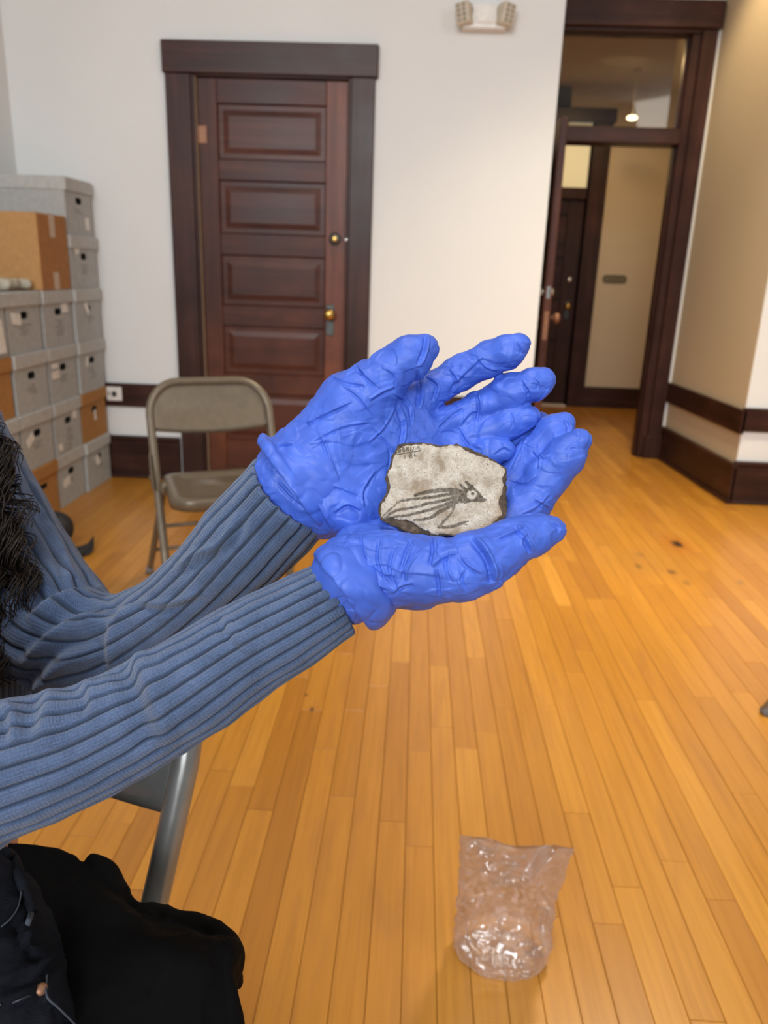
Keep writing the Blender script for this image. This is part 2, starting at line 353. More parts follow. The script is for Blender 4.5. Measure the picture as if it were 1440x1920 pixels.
# signed distance modelling: smooth union of tapered capsules, then surface nets
def sdf_mesh(cones, h, pad=.006, smooth=2):
    """cones: (a, ra, b, rb, k)"""
    A = np.array([np.minimum(np.array(c[0])-c[1], np.array(c[2])-c[3]) for c in cones]); B = np.array([np.maximum(np.array(c[0])+c[1], np.array(c[2])+c[3]) for c in cones])
    lo = A.min(0)-pad; hi = B.max(0)+pad; nn = np.ceil((hi-lo)/h).astype(int)+1
    ax = [(lo[i]+h*np.arange(nn[i])).astype(np.float32) for i in range(3)]
    big = np.float32(.03); F = np.full(nn, big, np.float32)
    for a, ra, b, rb, k in cones:
        m = k+3*h; l = np.minimum(np.array(a)-ra, np.array(b)-rb)-m; u = np.maximum(np.array(a)+ra, np.array(b)+rb)+m
        s = [slice(max(0, int((l[i]-lo[i])/h)), min(nn[i], int((u[i]-lo[i])/h)+2)) for i in range(3)]
        X = ax[0][s[0]][:, None, None]-np.float32(a[0]); Y_ = ax[1][s[1]][None, :, None]-np.float32(a[1]); Z_ = ax[2][s[2]][None, None, :]-np.float32(a[2])
        d = np.array(b, float)-np.array(a, float); L2 = max(d@d, 1e-12)
        tt = np.clip((X*np.float32(d[0])+Y_*np.float32(d[1])+Z_*np.float32(d[2]))/np.float32(L2), 0, 1)
        dist = np.sqrt((X-tt*np.float32(d[0]))**2+(Y_-tt*np.float32(d[1]))**2+(Z_-tt*np.float32(d[2]))**2)-(np.float32(ra)+tt*np.float32(rb-ra))
        G = F[tuple(s)]; hh = np.maximum(np.float32(k)-np.abs(G-dist), 0)/np.float32(k)
        F[tuple(s)] = np.minimum(G, dist)-hh*hh*np.float32(k*.25)
    ins = F < 0; sh = tuple(x-1 for x in F.shape); cnt = np.zeros(sh, np.int8); off = [(i, j, k) for i in (0, 1) for j in (0, 1) for k in (0, 1)]
    for o in off: cnt += ins[o[0]:o[0]+sh[0], o[1]:o[1]+sh[1], o[2]:o[2]+sh[2]]
    act = (cnt > 0) & (cnt < 8); idx = np.argwhere(act)
    cv = np.stack([F[idx[:, 0]+o[0], idx[:, 1]+o[1], idx[:, 2]+o[2]] for o in off], 1)
    acc = np.zeros((len(idx), 3)); num = np.zeros(len(idx))
    for i in range(8):
        for j in range(i+1, 8):
            if sum(abs(off[i][q]-off[j][q]) for q in range(3)) != 1: continue
            va, vb = cv[:, i], cv[:, j]; x = (va < 0) != (vb < 0)
            tt = np.where(x, va/np.where(x, va-vb, 1), 0)
            pt = np.array(off[i])[None]+tt[:, None]*(np.array(off[j])-np.array(off[i]))[None]
            acc += np.where(x[:, None], pt, 0); num += x
    V = lo+h*(idx+acc/num[:, None]); vid = np.full(sh, -1, np.int32); vid[act] = np.arange(len(idx)); Q = []
    a_, b_ = ins[:-1, 1:-1, 1:-1], ins[1:, 1:-1, 1:-1]
    for axn in range(3):
        sl0 = [slice(1, -1)]*3; sl1 = [slice(1, -1)]*3; sl0[axn] = slice(0, -1); sl1[axn] = slice(1, None)
        a_, b_ = ins[tuple(sl0)], ins[tuple(sl1)]; e = np.argwhere(a_ != b_); s_ = a_[tuple(e.T)]
        o1, o2 = [(1, 2), (2, 0), (0, 1)][axn]; base = e.copy(); base[:, o1] += 1; base[:, o2] += 1
        q = []
        for d1, d2 in ((-1, -1), (0, -1), (0, 0), (-1, 0)):
            c_ = base.copy(); c_[:, o1] += d1; c_[:, o2] += d2; q.append(vid[tuple(c_.T)])
        q = np.stack(q, 1); q[~s_] = q[~s_][:, ::-1]; Q.append(q)
    Fq = np.vstack(Q); Fq = Fq[(Fq >= 0).all(1)]
    for _ in range(smooth):
        S = np.zeros_like(V); C = np.zeros(len(V))
        for k in range(4):
            i, j = Fq[:, k], Fq[:, (k+1) % 4]; np.add.at(S, i, V[j]); np.add.at(C, i, 1); np.add.at(S, j, V[i]); np.add.at(C, j, 1)
        V = V+.5*(S/np.maximum(C, 1)[:, None]-V)
    return V, Fq
def chain(pts, k=.004):
    """pts rows (px, py, depth, radius in px) -> tapered capsules in space"""
    out = []
    for p, q in zip(pts, pts[1:]): out.append((at(*p[:3]), p[3]*p[2]/FPX, at(*q[:3]), q[3]*q[2]/FPX, k))
    return out
def wchain(pts, k=.02): return [(np.array(p[:3]), p[3], np.array(q[:3]), q[3], k) for p, q in zip(pts, pts[1:])]

# ================================================================ ROOM
WY, WX, AX, DY, HY, CEIL = 4.0, -1.98, 1.68, 5.0, 6.97, 3.3
def boxes(name, mats, lst, parent=None):
    bm = bmesh.new()
    for b in lst: bm_box(bm, *b)
    return bm_obj(name, bm, mats, parent)
struct(boxes('wall_back', 'wall', [(WX-.1, -1.105, WY, WY+.12, 0, CEIL), (-1.105, -.355, WY, WY+.12, 1.955, CEIL), (-.355, .595, WY, WY+.12, 0, CEIL), (.475, .595, WY+.12, DY, 0, CEIL)]))
struct(boxes('wall_left', 'wall', [(WX-.1, WX, -1.6, WY, 0, CEIL)]))
def slant(bm, off0, off1, z0, z1, y0=None, y1=None):
    'run along the slightly splayed right side of the recess, off0..off1 measured out of the wall'
    ya, yb_ = (WY if y0 is None else y0), (DY if y1 is None else y1); xa = lambda y: AX+.008-.068*(y-WY)
    a = [(xa(ya)-off1, ya), (xa(ya)-off0, ya), (xa(yb_)-off0, yb_), (xa(yb_)-off1, yb_)]
    lo = [bm.verts.new((x_, y_, z0)) for x_, y_ in a]; hi = [bm.verts.new((x_, y_, z1)) for x_, y_ in a]
    bm.faces.new(lo); bm.faces.new(hi)
    for i in range(4): bm.faces.new((lo[i], lo[(i+1) % 4], hi[(i+1) % 4], hi[i]))
bm = bmesh.new(); slant(bm, -.10, 0, 0, CEIL, WY+.004); struct(bm_obj('wall_alcove', bm, 'wall_tan'))
struct(boxes('wall_right', 'wall', [(AX+.009, 4.2, WY, WY+.12, 0, CEIL)]))
struct(boxes('wall_doorway', 'wall', [(.595, AX, DY, DY+.12, 2.56, CEIL), (1.59, AX, DY, DY+.12, 0, 2.56)]))
struct(boxes('wall_hall', 'wall_tan', [(1.50, 3.2, HY, HY+.1, 0, 2.9), (-.6, 1.15, HY, HY+.1, 2.2, 2.9), (-.6, .30, HY, HY+.1, 0, 2.9), (.30, 1.50, HY, HY+.1, 2.40, 2.9), (3.1, 3.2, DY, HY, 0, 2.9), (-.7, -.6, DY, HY, 0, 2.9)]))
struct(boxes('ceiling', 'ceil', [(WX-.1, 4.2, -1.6, DY+.1, CEIL, CEIL+.08)]))
struct(boxes('ceiling_hall', 'wall_tan', [(-.7, 3.2, DY+.12, HY+.1, 2.56, 2.62)]))
struct(boxes('wall_hall_near', 'wall_warm', [(AX, 3.2, DY+.121, DY+.16, 0, 2.56), (-.7, .595, DY+.121, DY+.16, 0, 2.56)]))

# floor with single boards
floor = struct(boxes('floor', 'subfloor', [(WX-.1, 4.2, -1.6, HY+.1, -.06, -.004)]))
PW = .0572; planks = []
x = WX
while x < 3.3:
    y = -1.4-random.random()*.9
    while y < HY:
        l = random.choice([.35, .5, .65, .8, 1.0, 1.2, 1.45])*random.uniform(.85, 1.15)
        y0, y1 = max(y, -1.5), min(y+l, HY)
        if y1 > y0+.02:
            if x > AX-.03:
                if y0 < WY: planks.append((x, y0, min(y1, WY+.02)))
                if y1 > DY+.17: planks.append((x, max(y0, DY+.15), y1))
            else: planks.append((x, y0, y1))
        y += l
    x += PW
def area(pk):
    x0, y0, y1 = pk; s = 0.0; n = 6
    for k in range(n):
        q = proj(np.array([x0+PW/2, y0+(k+.5)/n*(y1-y0), 0.0]))
        if q[2] > .3 and -20 < q[0] < 1460 and 0 < q[1] < 1950: s += (y1-y0)/n*PW/q[2]**3
    return s
planks.sort(key=area, reverse=True)
def plank_bm(bm, x0, y0, y1, dz):
    g = .0004; b = .0009
    x1 = x0+PW-g; x0 += g; y0 += g; y1 -= g
    lo = [bm.verts.new((a, c, -.012)) for a, c in ((x0, y0), (x1, y0), (x1, y1), (x0, y1))]
    md = [bm.verts.new((a, c, dz-b)) for a, c in ((x0, y0), (x1, y0), (x1, y1), (x0, y1))]
    tp = [bm.verts.new((a, c, dz)) for a, c in ((x0+b, y0+b), (x1-b, y0+b), (x1-b, y1-b), (x0+b, y1-b))]
    for i in range(4):
        j = (i+1) % 4; bm.faces.new((lo[i], lo[j], md[j], md[i])); bm.faces.new((md[i], md[j], tp[j], tp[i]))
    bm.faces.new(tp)
def tones(me, tn):
    a = me.attributes.new('tone', 'FLOAT', 'POINT'); a.data.foreach_set('value', np.asarray(tn, np.float32))
rest = bmesh.new(); rt = []
for i, pk in enumerate(planks):
    tn = min(1, max(0, random.gauss(.54, .145))); dz = random.uniform(-.00035, .0003)
    if i < 300:
        bm = bmesh.new(); plank_bm(bm, *pk, dz); me = bpy.data.meshes.new('plank'); bm.to_mesh(me); bm.free(); tones(me, [tn]*12); link('plank', me, 'plank', floor)
    else: plank_bm(rest, *pk, dz); rt += [tn]*12
me = bpy.data.meshes.new('plank_field'); rest.to_mesh(me); rest.free(); tones(me, rt); link('plank_field', me, 'plank', floor)['kind'] = 'stuff'

# rails and baseboards
def rail(name, lst): return struct(boxes(name, 'wood_h', lst))
def board_run(name, x0, x1, parent=None):
    bm = bmesh.new(); bm_box(bm, x0, x1, WY-.02, WY, 0, .205, .004); bm_box(bm, x0, x1, WY-.026, WY, .205, .228, .006, 2); bm_box(bm, x0, x1, WY-.034, WY, 0, .02, .008, 2)
    return struct(bm_obj(name, bm, 'wood_h'))
board_run('baseboard_back', WX, -1.235); board_run('baseboard_back_centre', -.225, .595)
board_run('baseboard_right', AX-.004, 4.2)
def chair_rail(name, x0, x1):
    bm = bmesh.new(); bm_box(bm, x0, x1, WY-.022, WY, .384, .505, .004); return struct(bm_obj(name, bm, 'wood_h'))
chair_rail('trim_1', WX, -1.235); chair_rail('trim_2', -.225, .595); chair_rail('trim_3', AX-.006, 4.2)
bm = bmesh.new(); slant(bm, 0, .020, 0, .19, WY-.02); slant(bm, 0, .026, .19, .212, WY-.026); slant(bm, 0, .034, 0, .02, WY-.034); struct(bm_obj('baseboard_alcove', bm, 'wood_y'))
bm = bmesh.new(); slant(bm, 0, .022, .372, .492, WY-.022); struct(bm_obj('trim_4', bm, 'wood_y'))
struct(boxes('baseboard_hall', 'wood_h', [(1.50, 3.1, HY-.02, HY, 0, .18), (1.50, 3.1, HY-.03, HY, 0, .02)]))

# ---- closed five-panel door in the back wall
trim = struct(empty('trim_5', (-.72, WY, 0)))
def child_box(name, mats, par, x0, x1, y0, y1, z0, z1, bev=.003, seg=1):
    l = par.location; o = box(name, mats, x0-l.x, x1-l.x, y0-l.y, y1-l.y, z0-l.z, z1-l.z, par, bev, seg); return o
child_box('side_casing', 'wood_v', trim, -1.225, -1.105, WY-.025, WY, 0, 1.952)
child_box('side_casing', 'wood_v', trim, -.355, -.245, WY-.025, WY, 0, 1.952)
child_box('head_casing', 'wood_h', trim, -1.235, -.232, WY-.035, WY, 1.952, 2.088, .005)
child_box('jamb', 'wood_v', trim, -1.105, -1.088, WY-.018, WY+.12, 0, 1.952)
child_box('jamb', 'wood_v', trim, -.368, -.355, WY-.018, WY+.12, 0, 1.952)
child_box('head_jamb', 'wood_h', trim, -1.088, -.368, WY-.018, WY+.12, 1.944, 1.955)
child_box('worn_jamb_edge', 'pale_edge', trim, -1.088, -1.0835, WY-.012, WY+.02, 0, 1.944, .0005)
sp = lathe('strike_stud', 'chrome', [(.004, 0), (.011, -.002), (.012, -.008), (.007, -.012)], trim, (-.366+.72, -.006, 1.247), 'y', 14)
door = struct(empty('door_1', (-.72, WY, 0)))
XL, XR = -1.081, -.370; PX0, PX1 = -.990, -.472; y0, y1 = WY+.002, WY+.038
child_box('stile', 'door_v', door, XL, PX0, y0, y1, .01, 1.941)
child_box('stile', 'door_lock', door, PX1, XR, y0, y1, .01, 1.941)
pz = [(1.595, 1.836), (1.260, 1.503), (.920, 1.160), (.577, .818), (.225, .475)]
rz = [(1.836, 1.941), (1.503, 1.595), (1.160, 1.260), (.818, .920), (.475, .577), (.01, .225)]
for a, b in rz: child_box('rail', 'door_h', door, PX0, PX1, y0+.0005, y1, a, b)
for a, b in pz:
    bm = bmesh.new(); X0, X1 = PX0+.72-.0, PX1+.72; fr = [(0, .004), (.005, .014), (.026, .014), (.052, .008)]
    loops = []
    for ins, dp in fr: loops.append([bm.verts.new((x_, dp, z_)) for x_, z_ in ((X0+ins, a+ins), (X1-ins, a+ins), (X1-ins, b-ins), (X0+ins, b-ins))])
    for p_, q_ in zip(loops, loops[1:]):
        for i in range(4): bm.faces.new((p_[i], p_[(i+1) % 4], q_[(i+1) % 4], q_[i]))
    bm.faces.new(loops[-1]); bm_obj('panel', bm, 'door_panel', door)
def knob_set(par, x, zk, yf, plate=True, mk='brass', mp='iron'):
    if plate: bx = child_box('knob_plate', mp, par, x-.020, x+.020, yf-.004, yf, zk-.105, zk+.045, .003, 2)
    l = par.location
    k = lathe('door_knob', mk, [(.010, 0), (.010, -.022), (.018, -.028), (.0275, -.040), (.0285, -.050), (.022, -.060), (.008, -.064)], par, (x-l.x, yf-l.y-.003, zk-l.z))
    return k
knob_set(door, -.4435, .892, y0)
d_ = lathe('deadbolt_rosette', 'iron', [(.030, 0), (.029, -.006), (.022, -.012), (.010, -.013)], door, (-.424+.72, .002, 1.250))
d_ = lathe('deadbolt_cylinder', 'brass', [(.014, 0), (.014, -.018), (.011, -.020), (.004, -.020)], door, (-.424+.72, 0, 1.250))
hg = child_box('hinge', 'copper', door, -1.086, -1.042, y0-.003, y0+.003, 1.662, 1.738, .001); lathe('hinge_pin', 'copper', [(.003, -.04), (.006, -.038), (.006, .038), (.003, .04)], hg, (-1.086+.72, -.004, 1.70), 'z', 10)
hg = child_box('hinge', 'copper', door, -1.086, -1.042, y0-.003, y0+.003, .262, .338, .001)

# ---- recessed doorway with transom, open door, hall door
trim6 = struct(empty('trim_6', (1.06, DY, 0)))
child_box('side_casing', 'wood_v', trim6, 1.512, 1.597, DY-.028, DY+.13, .13, 2.445)
child_box('plinth_block', 'wood_v', trim6, 1.495, 1.602, DY-.036, DY+.13, 0, .15, .004)
child_box('jamb', 'wood_v', trim6, 1.464, 1.512, DY-.006, DY+.13, 0, 2.445)
child_box('side_casing', 'wood_v', trim6, .598, .625, DY-.028, DY+.13, 0, 2.445)
child_box('jamb', 'wood_v', trim6, .625, .655, DY-.006, DY+.13, 0, 2.445)
child_box('head_casing', 'wood_h', trim6, .598, 1.612, DY-.045, DY+.13, 2.447, 2.585, .006)
child_box('head_bead', 'wood_h', trim6, .625, 1.512, DY-.02, DY+.1, 2.428, 2.447, .004)
child_box('transom_bar', 'wood_h', trim6, .655, 1.468, DY-.03, DY+.12, 1.858, 1.946, .006)
child_box('door_stop', 'wood_v', trim6, 1.452, 1.464, DY+.03, DY+.09, 0, 1.858, .002)
win = struct(empty('window_1', (1.06, DY, 1.946)))
child_box('pane', 'glass', win, .655, 1.464, DY+.05, DY+.054, 1.946, 2.43, 0)
for a in [(.655, 1.464, DY+.035, DY+.07, 1.946, 1.956), (.655, 1.464, DY+.035, DY+.07, 2.420, 2.430), (.655, .665, DY+.035, DY+.07, 1.956, 2.42), (1.448, 1.464, DY+.035, DY+.07, 1.956, 2.42)]:
    child_box('glazing_bead', 'wood_h', win, *a, .002)
# open leaf, hinged on the left jamb, swung towards the room
d2 = struct(empty('door_2', (.668, 4.98, 0)))
LX0, LX1, LY0, LY1 = .648, .686, 4.19, 4.978
child_box('stile', 'door_v', d2, LX0, LX1, LY0, LY0+.11, .012, 1.852)
child_box('stile', 'door_v', d2, LX0, LX1, LY1-.11, LY1, .012, 1.852)
for a, b in [(1.74, 1.852), (1.40, 1.50), (1.06, 1.16), (.74, .84), (.42, .52), (.012, .22)]: child_box('rail', 'wood_y', d2, LX0, LX1, LY0+.11, LY1-.11, a, b)
for a, b in [(1.50, 1.74), (1.16, 1.40), (.84, 1.06), (.52, .74), (.22, .42)]: child_box('panel', 'wood_y', d2, LX0+.011, LX1-.011, LY0+.11, LY1-.11, a, b, .002)
def vec(a, b): return (a-d2.location.x, b-d2.location.y)
child_box('latch_plate', 'copper', d2, LX0+.008, LX1-.006, LY0-.002, LY0+.004, .79, .935, .001)
child_box('deadbolt_plate', 'chrome', d2, LX0+.010, LX1-.010, LY0-.002, LY0+.004, 1.00, 1.06, .001)
for sgn, fx in ((1, LX1), (-1, LX0)):
    o_ = (fx-.668, LY0+.06-4.98, .90)
    lathe('door_knob', 'copper', [(r_, sgn*h_) for r_, h_ in [(.010, 0), (.010, .022), (.018, .028), (.027, .040), (.0275, .050), (.020, .060), (.006, .063)]], d2, o_, 'x')
    lathe('deadbolt_cylinder', 'chrome', [(r_, sgn*h_) for r_, h_ in [(.022, 0), (.022, .010), (.014, .016), (.005, .017)]], d2, (o_[0], o_[1], 1.03), 'x')
# far hall door
trim7 = struct(empty('trim_7', (.9, HY, 0)))
child_box('side_casing', 'wood_v', trim7, 1.345, 1.500, HY-.03, HY, 0, 2.36); child_box('side_casing', 'wood_v', trim7, .30, .445, HY-.03, HY, 0, 2.36)
child_box('head_casing', 'wood_h', trim7, .28, 1.52, HY-.04, HY, 2.30, 2.40); child_box('transom_bar', 'wood_h', trim7, .445, 1.345, HY-.02, HY+.08, 1.725, 1.81)
child_box('threshold', 'marble', trim7, .445, 1.345, HY-.06, HY+.05, 0, .014, .003)
for a in ((1.345, 1.36, HY-.03, HY+.1, 0, 2.30), (.43, .445, HY-.03, HY+.1, 0, 2.30)): child_box('jamb', 'wood_v', trim7, *a)
child_box('light_stop', 'wood_v', trim7, .43, 1.36, HY+.085, HY+.1, 0, 2.30)  # unseen plate added behind the door to stop stray light at the gaps
w2 = struct(empty('window_2', (.9, HY, 1.81))); child_box('pane', 'frost', w2, .445, 1.345, HY+.03, HY+.036, 1.81, 2.30, 0)
d3 = struct(empty('door_3', (.9, HY, 0)))
child_box('stile', 'wood_v', d3, 1.215, 1.345, HY+.02, HY+.06, .016, 1.725); child_box('stile', 'wood_v', d3, .445, .575, HY+.02, HY+.06, .016, 1.725)
for a, b in [(1.60, 1.725), (1.26, 1.36), (.92, 1.02), (.58, .68), (.016, .24)]: child_box('rail', 'wood_h', d3, .575, 1.215, HY+.02, HY+.06, a, b)
for a, b in [(1.36, 1.60), (1.02, 1.26), (.68, .92), (.24, .58)]: child_box('panel', 'wood_h', d3, .575, 1.215, HY+.034, HY+.05, a, b, .002)
knob_set(d3, 1.285, .86, HY+.02); lathe('deadbolt_cylinder', 'chrome', [(.022, 0), (.021, -.012), (.006, -.014)], d3, (1.285-.9, .018, 1.08), 'y')
# hall plaque, and an added glowing dot for a light reflected in the transom
pl = tag(empty('wall_plaque', (1.657, HY, 1.10)), 'small oval bronze-green plaque on the cream hall wall', 'plaque')
def stadium(name, mats, par, w_, h_, y0, y1, n=10):
    bm = bmesh.new(); pts = []; r = h_/2
    for k in range(n+1): a = -math.pi/2+math.pi*k/n; pts.append((w_/2-r+r*math.cos(a), r*math.sin(a)))
    for k in range(n+1): a = math.pi/2+math.pi*k/n; pts.append((-w_/2+r+r*math.cos(a), r*math.sin(a)))
    f = bm.faces.new([bm.verts.new((x_, y0, z_)) for x_, z_ in pts]); e = bmesh.ops.extrude_face_region(bm, geom=[f])
    for v in e['geom']:
        if isinstance(v, bmesh.types.BMVert): v.co.y = y1
    return bm_obj(name, bm, mats, par)
stadium('rim', 'sign_rim', pl, .205, .066, -.010, -.001); stadium('face', 'sign', pl, .180, .044, -.013, -.009)
for zz, ww in ((.008, .11), (-.008, .085)): box('raised_lettering', 'sign_rim', -ww/2, ww/2, -.0145, -.0125, zz-.0025, zz+.0025, pl)
q = onp(1185, 221, 1, 6.4)
hl = tag(empty('transom_glint', tuple(q)), 'small glowing dot added for a light reflected in the transom glass', 'reflection')
zc = 2.56-q[2]
lathe('glint_disc', 'glow', [(.008, -.018), (.032, -.012), (.040, 0), (.032, .012), (.008, .018)], hl, (0, 0, 0), 'z')
lathe('stem', 'wall_tan', [(.002, .018), (.002, zc-.02), (.03, zc-.018), (.03, zc)], hl, (0, 0, 0), 'z', 12)

# outlet on the rail, emergency light
q = onp(213, 738, 1, WY-.022)
ol = tag(empty('wall_outlet', (q[0]+.005, WY-.022, q[2])), 'white outlet plate on the dark wall rail beside the boxes', 'outlet')
box('cover_plate', 'white_plastic', -.040, .040, -.006, 0, -.036, .036, ol, .003, 2); box('socket', 'black', -.012, .012, -.008, -.005, -.014, .012, ol, .003); box('socket_slot', 'hole', -.030, -.024, -.008, -.005, -.008, .008, ol)
q = onp(907, 38, 1, WY)
em = tag(empty('emergency_light', (q[0], WY, q[2]), 0), 'white twin-head emergency light high on the white back wall', 'emergency light')
bm = bmesh.new(); pts = [(-.062, .05), (-.05, .056), (.05, .056), (.062, .05), (.066, -.035), (.115, -.046), (.118, -.056), (-.118, -.056), (-.115, -.046), (-.066, -.035)]
f = bm.faces.new([bm.verts.new((x_, 0, z_)) for x_, z_ in pts]); e = bmesh.ops.extrude_face_region(bm, geom=[f])
for v in e['geom']:
    if isinstance(v, bmesh.types.BMVert): v.co.y = -.075; v.co.x *= .93
bm_obj('housing', bm, 'white_plastic', em)
box('battery_cover', 'white_plastic', -.047, .047, -.082, -.072, -.032, .05, em, .004, 2)
for sx in (-1, 1):
    hd = box('lamp_head', 'offwhite_plastic', -.036, .036, -.05, .03, -.052, .052, em, .008, 2); hd.location = (sx*.100, -.068, .004); hd.rotation_euler = (0, sx*.17, sx*.45)
    for r_ in range(4):
        for c_ in range(2): lathe('led', 'grey_grille', [(.010, -.048), (.009, -.0535), (.003, -.054)], hd, (-.014+.028*c_, 0, -.034+.023*r_), 'y', 10)
    em.scale = (.86, .86, .84)
    tube('bracket', 'offwhite_plastic', [(sx*.05, -.04, .0), (sx*.075, -.055, .0), (sx*.085, -.06, .0)], .012, em)

# ================================================================ BOXES along the left wall
def rrect(w_, h_, r, n=4, cx=0, cz=0):
    pts = []
    for qx, qz, a0 in ((1, -1, -90), (1, 1, 0), (-1, 1, 90), (-1, -1, 180)):
        for k in range(n+1):
            a = math.radians(a0+90*k/n); pts.append((cx+qx*(w_/2-r)+r*math.cos(a), cz+qz*(h_/2-r)+r*math.sin(a)))
    return pts
def archive_box(px0, y0, y1, z0, h, mat_b, mat_l, label, tagspec=None, lines=0, hole=True, depth=.375, slot=False, cat='box', group='archive boxes stacked along the left wall'):
    """end wall with hand hole faces +X at x = px0; long side runs back to the wall"""
    w_ = y1-y0; r = empty('archive_box', (px0-depth/2, (y0+y1)/2, z0)); tag(r, label, cat, group)
    D = depth/2; W = w_/2-.006; lidh = .058
    bm = bmesh.new(); hz = h-lidh-.036
    out = [(-W, 0), (W, 0), (W, h-.006), (-W, h-.006)]
    hw, hh = (.082, .022) if slot else (.062, .030)
    inn = rrect(hw, hh, hh*.45, 3, 0, hz)
    ov = [bm.verts.new((D, y_, z_)) for y_, z_ in out]; iv = [bm.verts.new((D, y_, z_)) for y_, z_ in inn]
    es = [bm.edges.new((ov[i], ov[(i+1) % 4])) for i in range(4)]+[bm.edges.new((iv[i], iv[(i+1) % len(iv)])) for i in range(len(iv))]
    bmesh.ops.triangle_fill(bm, edges=es, use_beauty=True)
    bk = [bm.verts.new((-D, y_, z_)) for y_, z_ in out]
    for i in range(4): bm.faces.new((ov[i], ov[(i+1) % 4], bk[(i+1) % 4], bk[i]))
    bm.faces.new(bk)
    bm_obj('body', bm, mat_b, r)
    bm = bmesh.new(); rim = [bm.verts.new((D-.0005, y_, z_)) for y_, z_ in rrect(hw+.002, hh+.002, hh*.45, 3, 0, hz)]; inr = [bm.verts.new((D-.035, y_, z_)) for y_, z_ in inn]
    for i in range(len(rim)): bm.faces.new((rim[i], rim[(i+1) % len(rim)], inr[(i+1) % len(rim)], inr[i]))
    bm.faces.new(inr); bm_obj('hand_hole', bm, 'hole', r)
    bm = bmesh.new(); bm_box(bm, -D-.006, D+.010, -w_/2+.0005, w_/2-.0005, h-lidh, h, .005, 2); bm_obj('lid', bm, mat_l, r)
    for (ty, tz, tw, th, tr) in (tagspec or []):
        tg = box('paper_tag', 'paper', -.0008, .0008, -tw/2, tw/2, -th/2, th/2, r); tg.location = (D+.003, ty, tz); tg.rotation_euler = (tr, random.uniform(-.15, .05), 0)
    if lines:
        bm = bmesh.new()
        for k in range(lines):
            ww = random.uniform(.02, .05); yy = random.uniform(-.01, .02); zz = hz-.04-.012*k
            bm_box(bm, D, D+.0006, yy-ww, yy+ww*.7, zz-.0022, zz+.0022)
        bm_obj('printed_text', bm, 'print', r)
    return r
ROW = [0, .246, .490, .736, .982, 1.222]
TOP = [.246, .490, .736, .982, 1.222, 1.468]
XA, XB = -1.610, -1.624
cols = {'A': (3.668, 3.972, XA), 'B': (3.372, 3.668, XB), 'C': (3.074, 3.370, XB), 'D': (2.774, 3.072, XB)}
spec = [
 ('A', 0, 'g', 'grey archive box on the floor in the corner by the wall outlet', [(-.02, .135, .04, .05, .3)], 2),
 ('A', 1, 't', 'tan archive box beside the white outlet, second up in the corner stack', [(0, .12, .02, .05, 0)], 1),
 ('A', 2, 'g', 'grey box on the tan corner box, a narrow yellowish tag below its hole', [(-.06, .15, .025, .05, -.2)], 5),
 ('A', 3, 'g', 'grey corner box with a tilted white tag hanging out of its hole', [(-.02, .155, .035, .05, .35)], 3),
 ('A', 4, 'g', 'grey corner box next to the end of the big brown carton', [(-.075, .175, .05, .035, .4)], 4),
 ('A', 5, 'g', 'topmost grey archive box of the corner stack with a printed white label', [(.075, .055, .045, .055, 0)], 2),
 ('B', 0, 'g', 'grey floor box between the tan floor box and the corner box', [(-.06, .11, .07, .04, .1)], 2),
 ('B', 1, 'g', 'grey box left of the tan corner box, dense print under its hole', [(.07, .165, .04, .04, -.1), (-.1, .04, .035, .03, 0)], 9),
 ('B', 2, 'g', 'grey box of the middle column with two white tags left of its hole', [(-.085, .125, .07, .035, 0), (-.085, .165, .06, .02, 0)], 3),
 ('B', 3, 'g', 'grey box under the brown carton with a tag right of its hole', [(.065, .165, .06, .04, .05)], 6),
 ('C', 0, 't', 'tan floor box with a long slot handle, lowest behind the person', [], 0),
 ('C', 1, 'g', 'grey box on the tan floor box with a slanting white tag', [(-.07, .13, .07, .035, .45)], 3),
 ('C', 2, 'g', 'grey box with a brownish hole and smudged print beside the tan box', [], 4),
 ('C', 3, 'g', 'grey box with a wide white tag under the left end of the carton', [(-.07, .14, .075, .045, -.1)], 4),
 ('D', 0, 'g', 'grey floor box hidden behind the blue sweater, nearest the camera', [], 0),
 ('D', 1, 'g', 'grey lidded box at the left edge behind the blue shoulder', [], 0),
 ('D', 2, 't', 'tan archive box at the left edge under the white-labelled box', [], 0),
 ('D', 3, 'g', 'grey archive box at the left edge with a big white sheet', [(.02, .095, .19, .155, 0)], 0)]
for c_, r_, mm, lab, tg, ln in spec:
    y0, y1, xf = cols[c_]
    archive_box(xf+random.uniform(-.006, .006), y0+random.uniform(0, .003), y1-random.uniform(0, .003), ROW[r_]+.0005, TOP[r_]-ROW[r_]-.001, 'box_tan' if mm == 't' else 'box_grey', 'box_tan' if mm == 't' else 'lid_grey', lab, tg, ln, slot=(c_ == 'C' and r_ == 0), depth=.345 if xf == XA else .32)
# big brown carton across the top of the columns
ct = tag(empty('carton', (-1.765, 3.45, .9825)), 'big brown carton lying on top of the grey boxes', 'carton')
cy0, cy1, ch = 3.375, 3.662, .315
def carton_bm():
    bm = bmesh.new(); bm_box(bm, -.155, .155, cy0-3.45, cy1-3.45, 0, ch, .004); return bm
bm = carton_bm()
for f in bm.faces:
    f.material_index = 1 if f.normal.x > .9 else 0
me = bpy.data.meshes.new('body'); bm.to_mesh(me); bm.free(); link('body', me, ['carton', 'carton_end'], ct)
yc = (cy0+cy1)/2-3.45
box('tape_strip', 'tape', .1545, .1562, yc-.028, yc+.022, .22, ch+.0015, ct); box('tape_strip', 'tape', .1545, .1562, yc-.028, yc+.022, .001, .075, ct); box('top_tape', 'tape', -.155, .1562, yc-.026, yc+.026, ch-.0005, ch+.0012, ct)
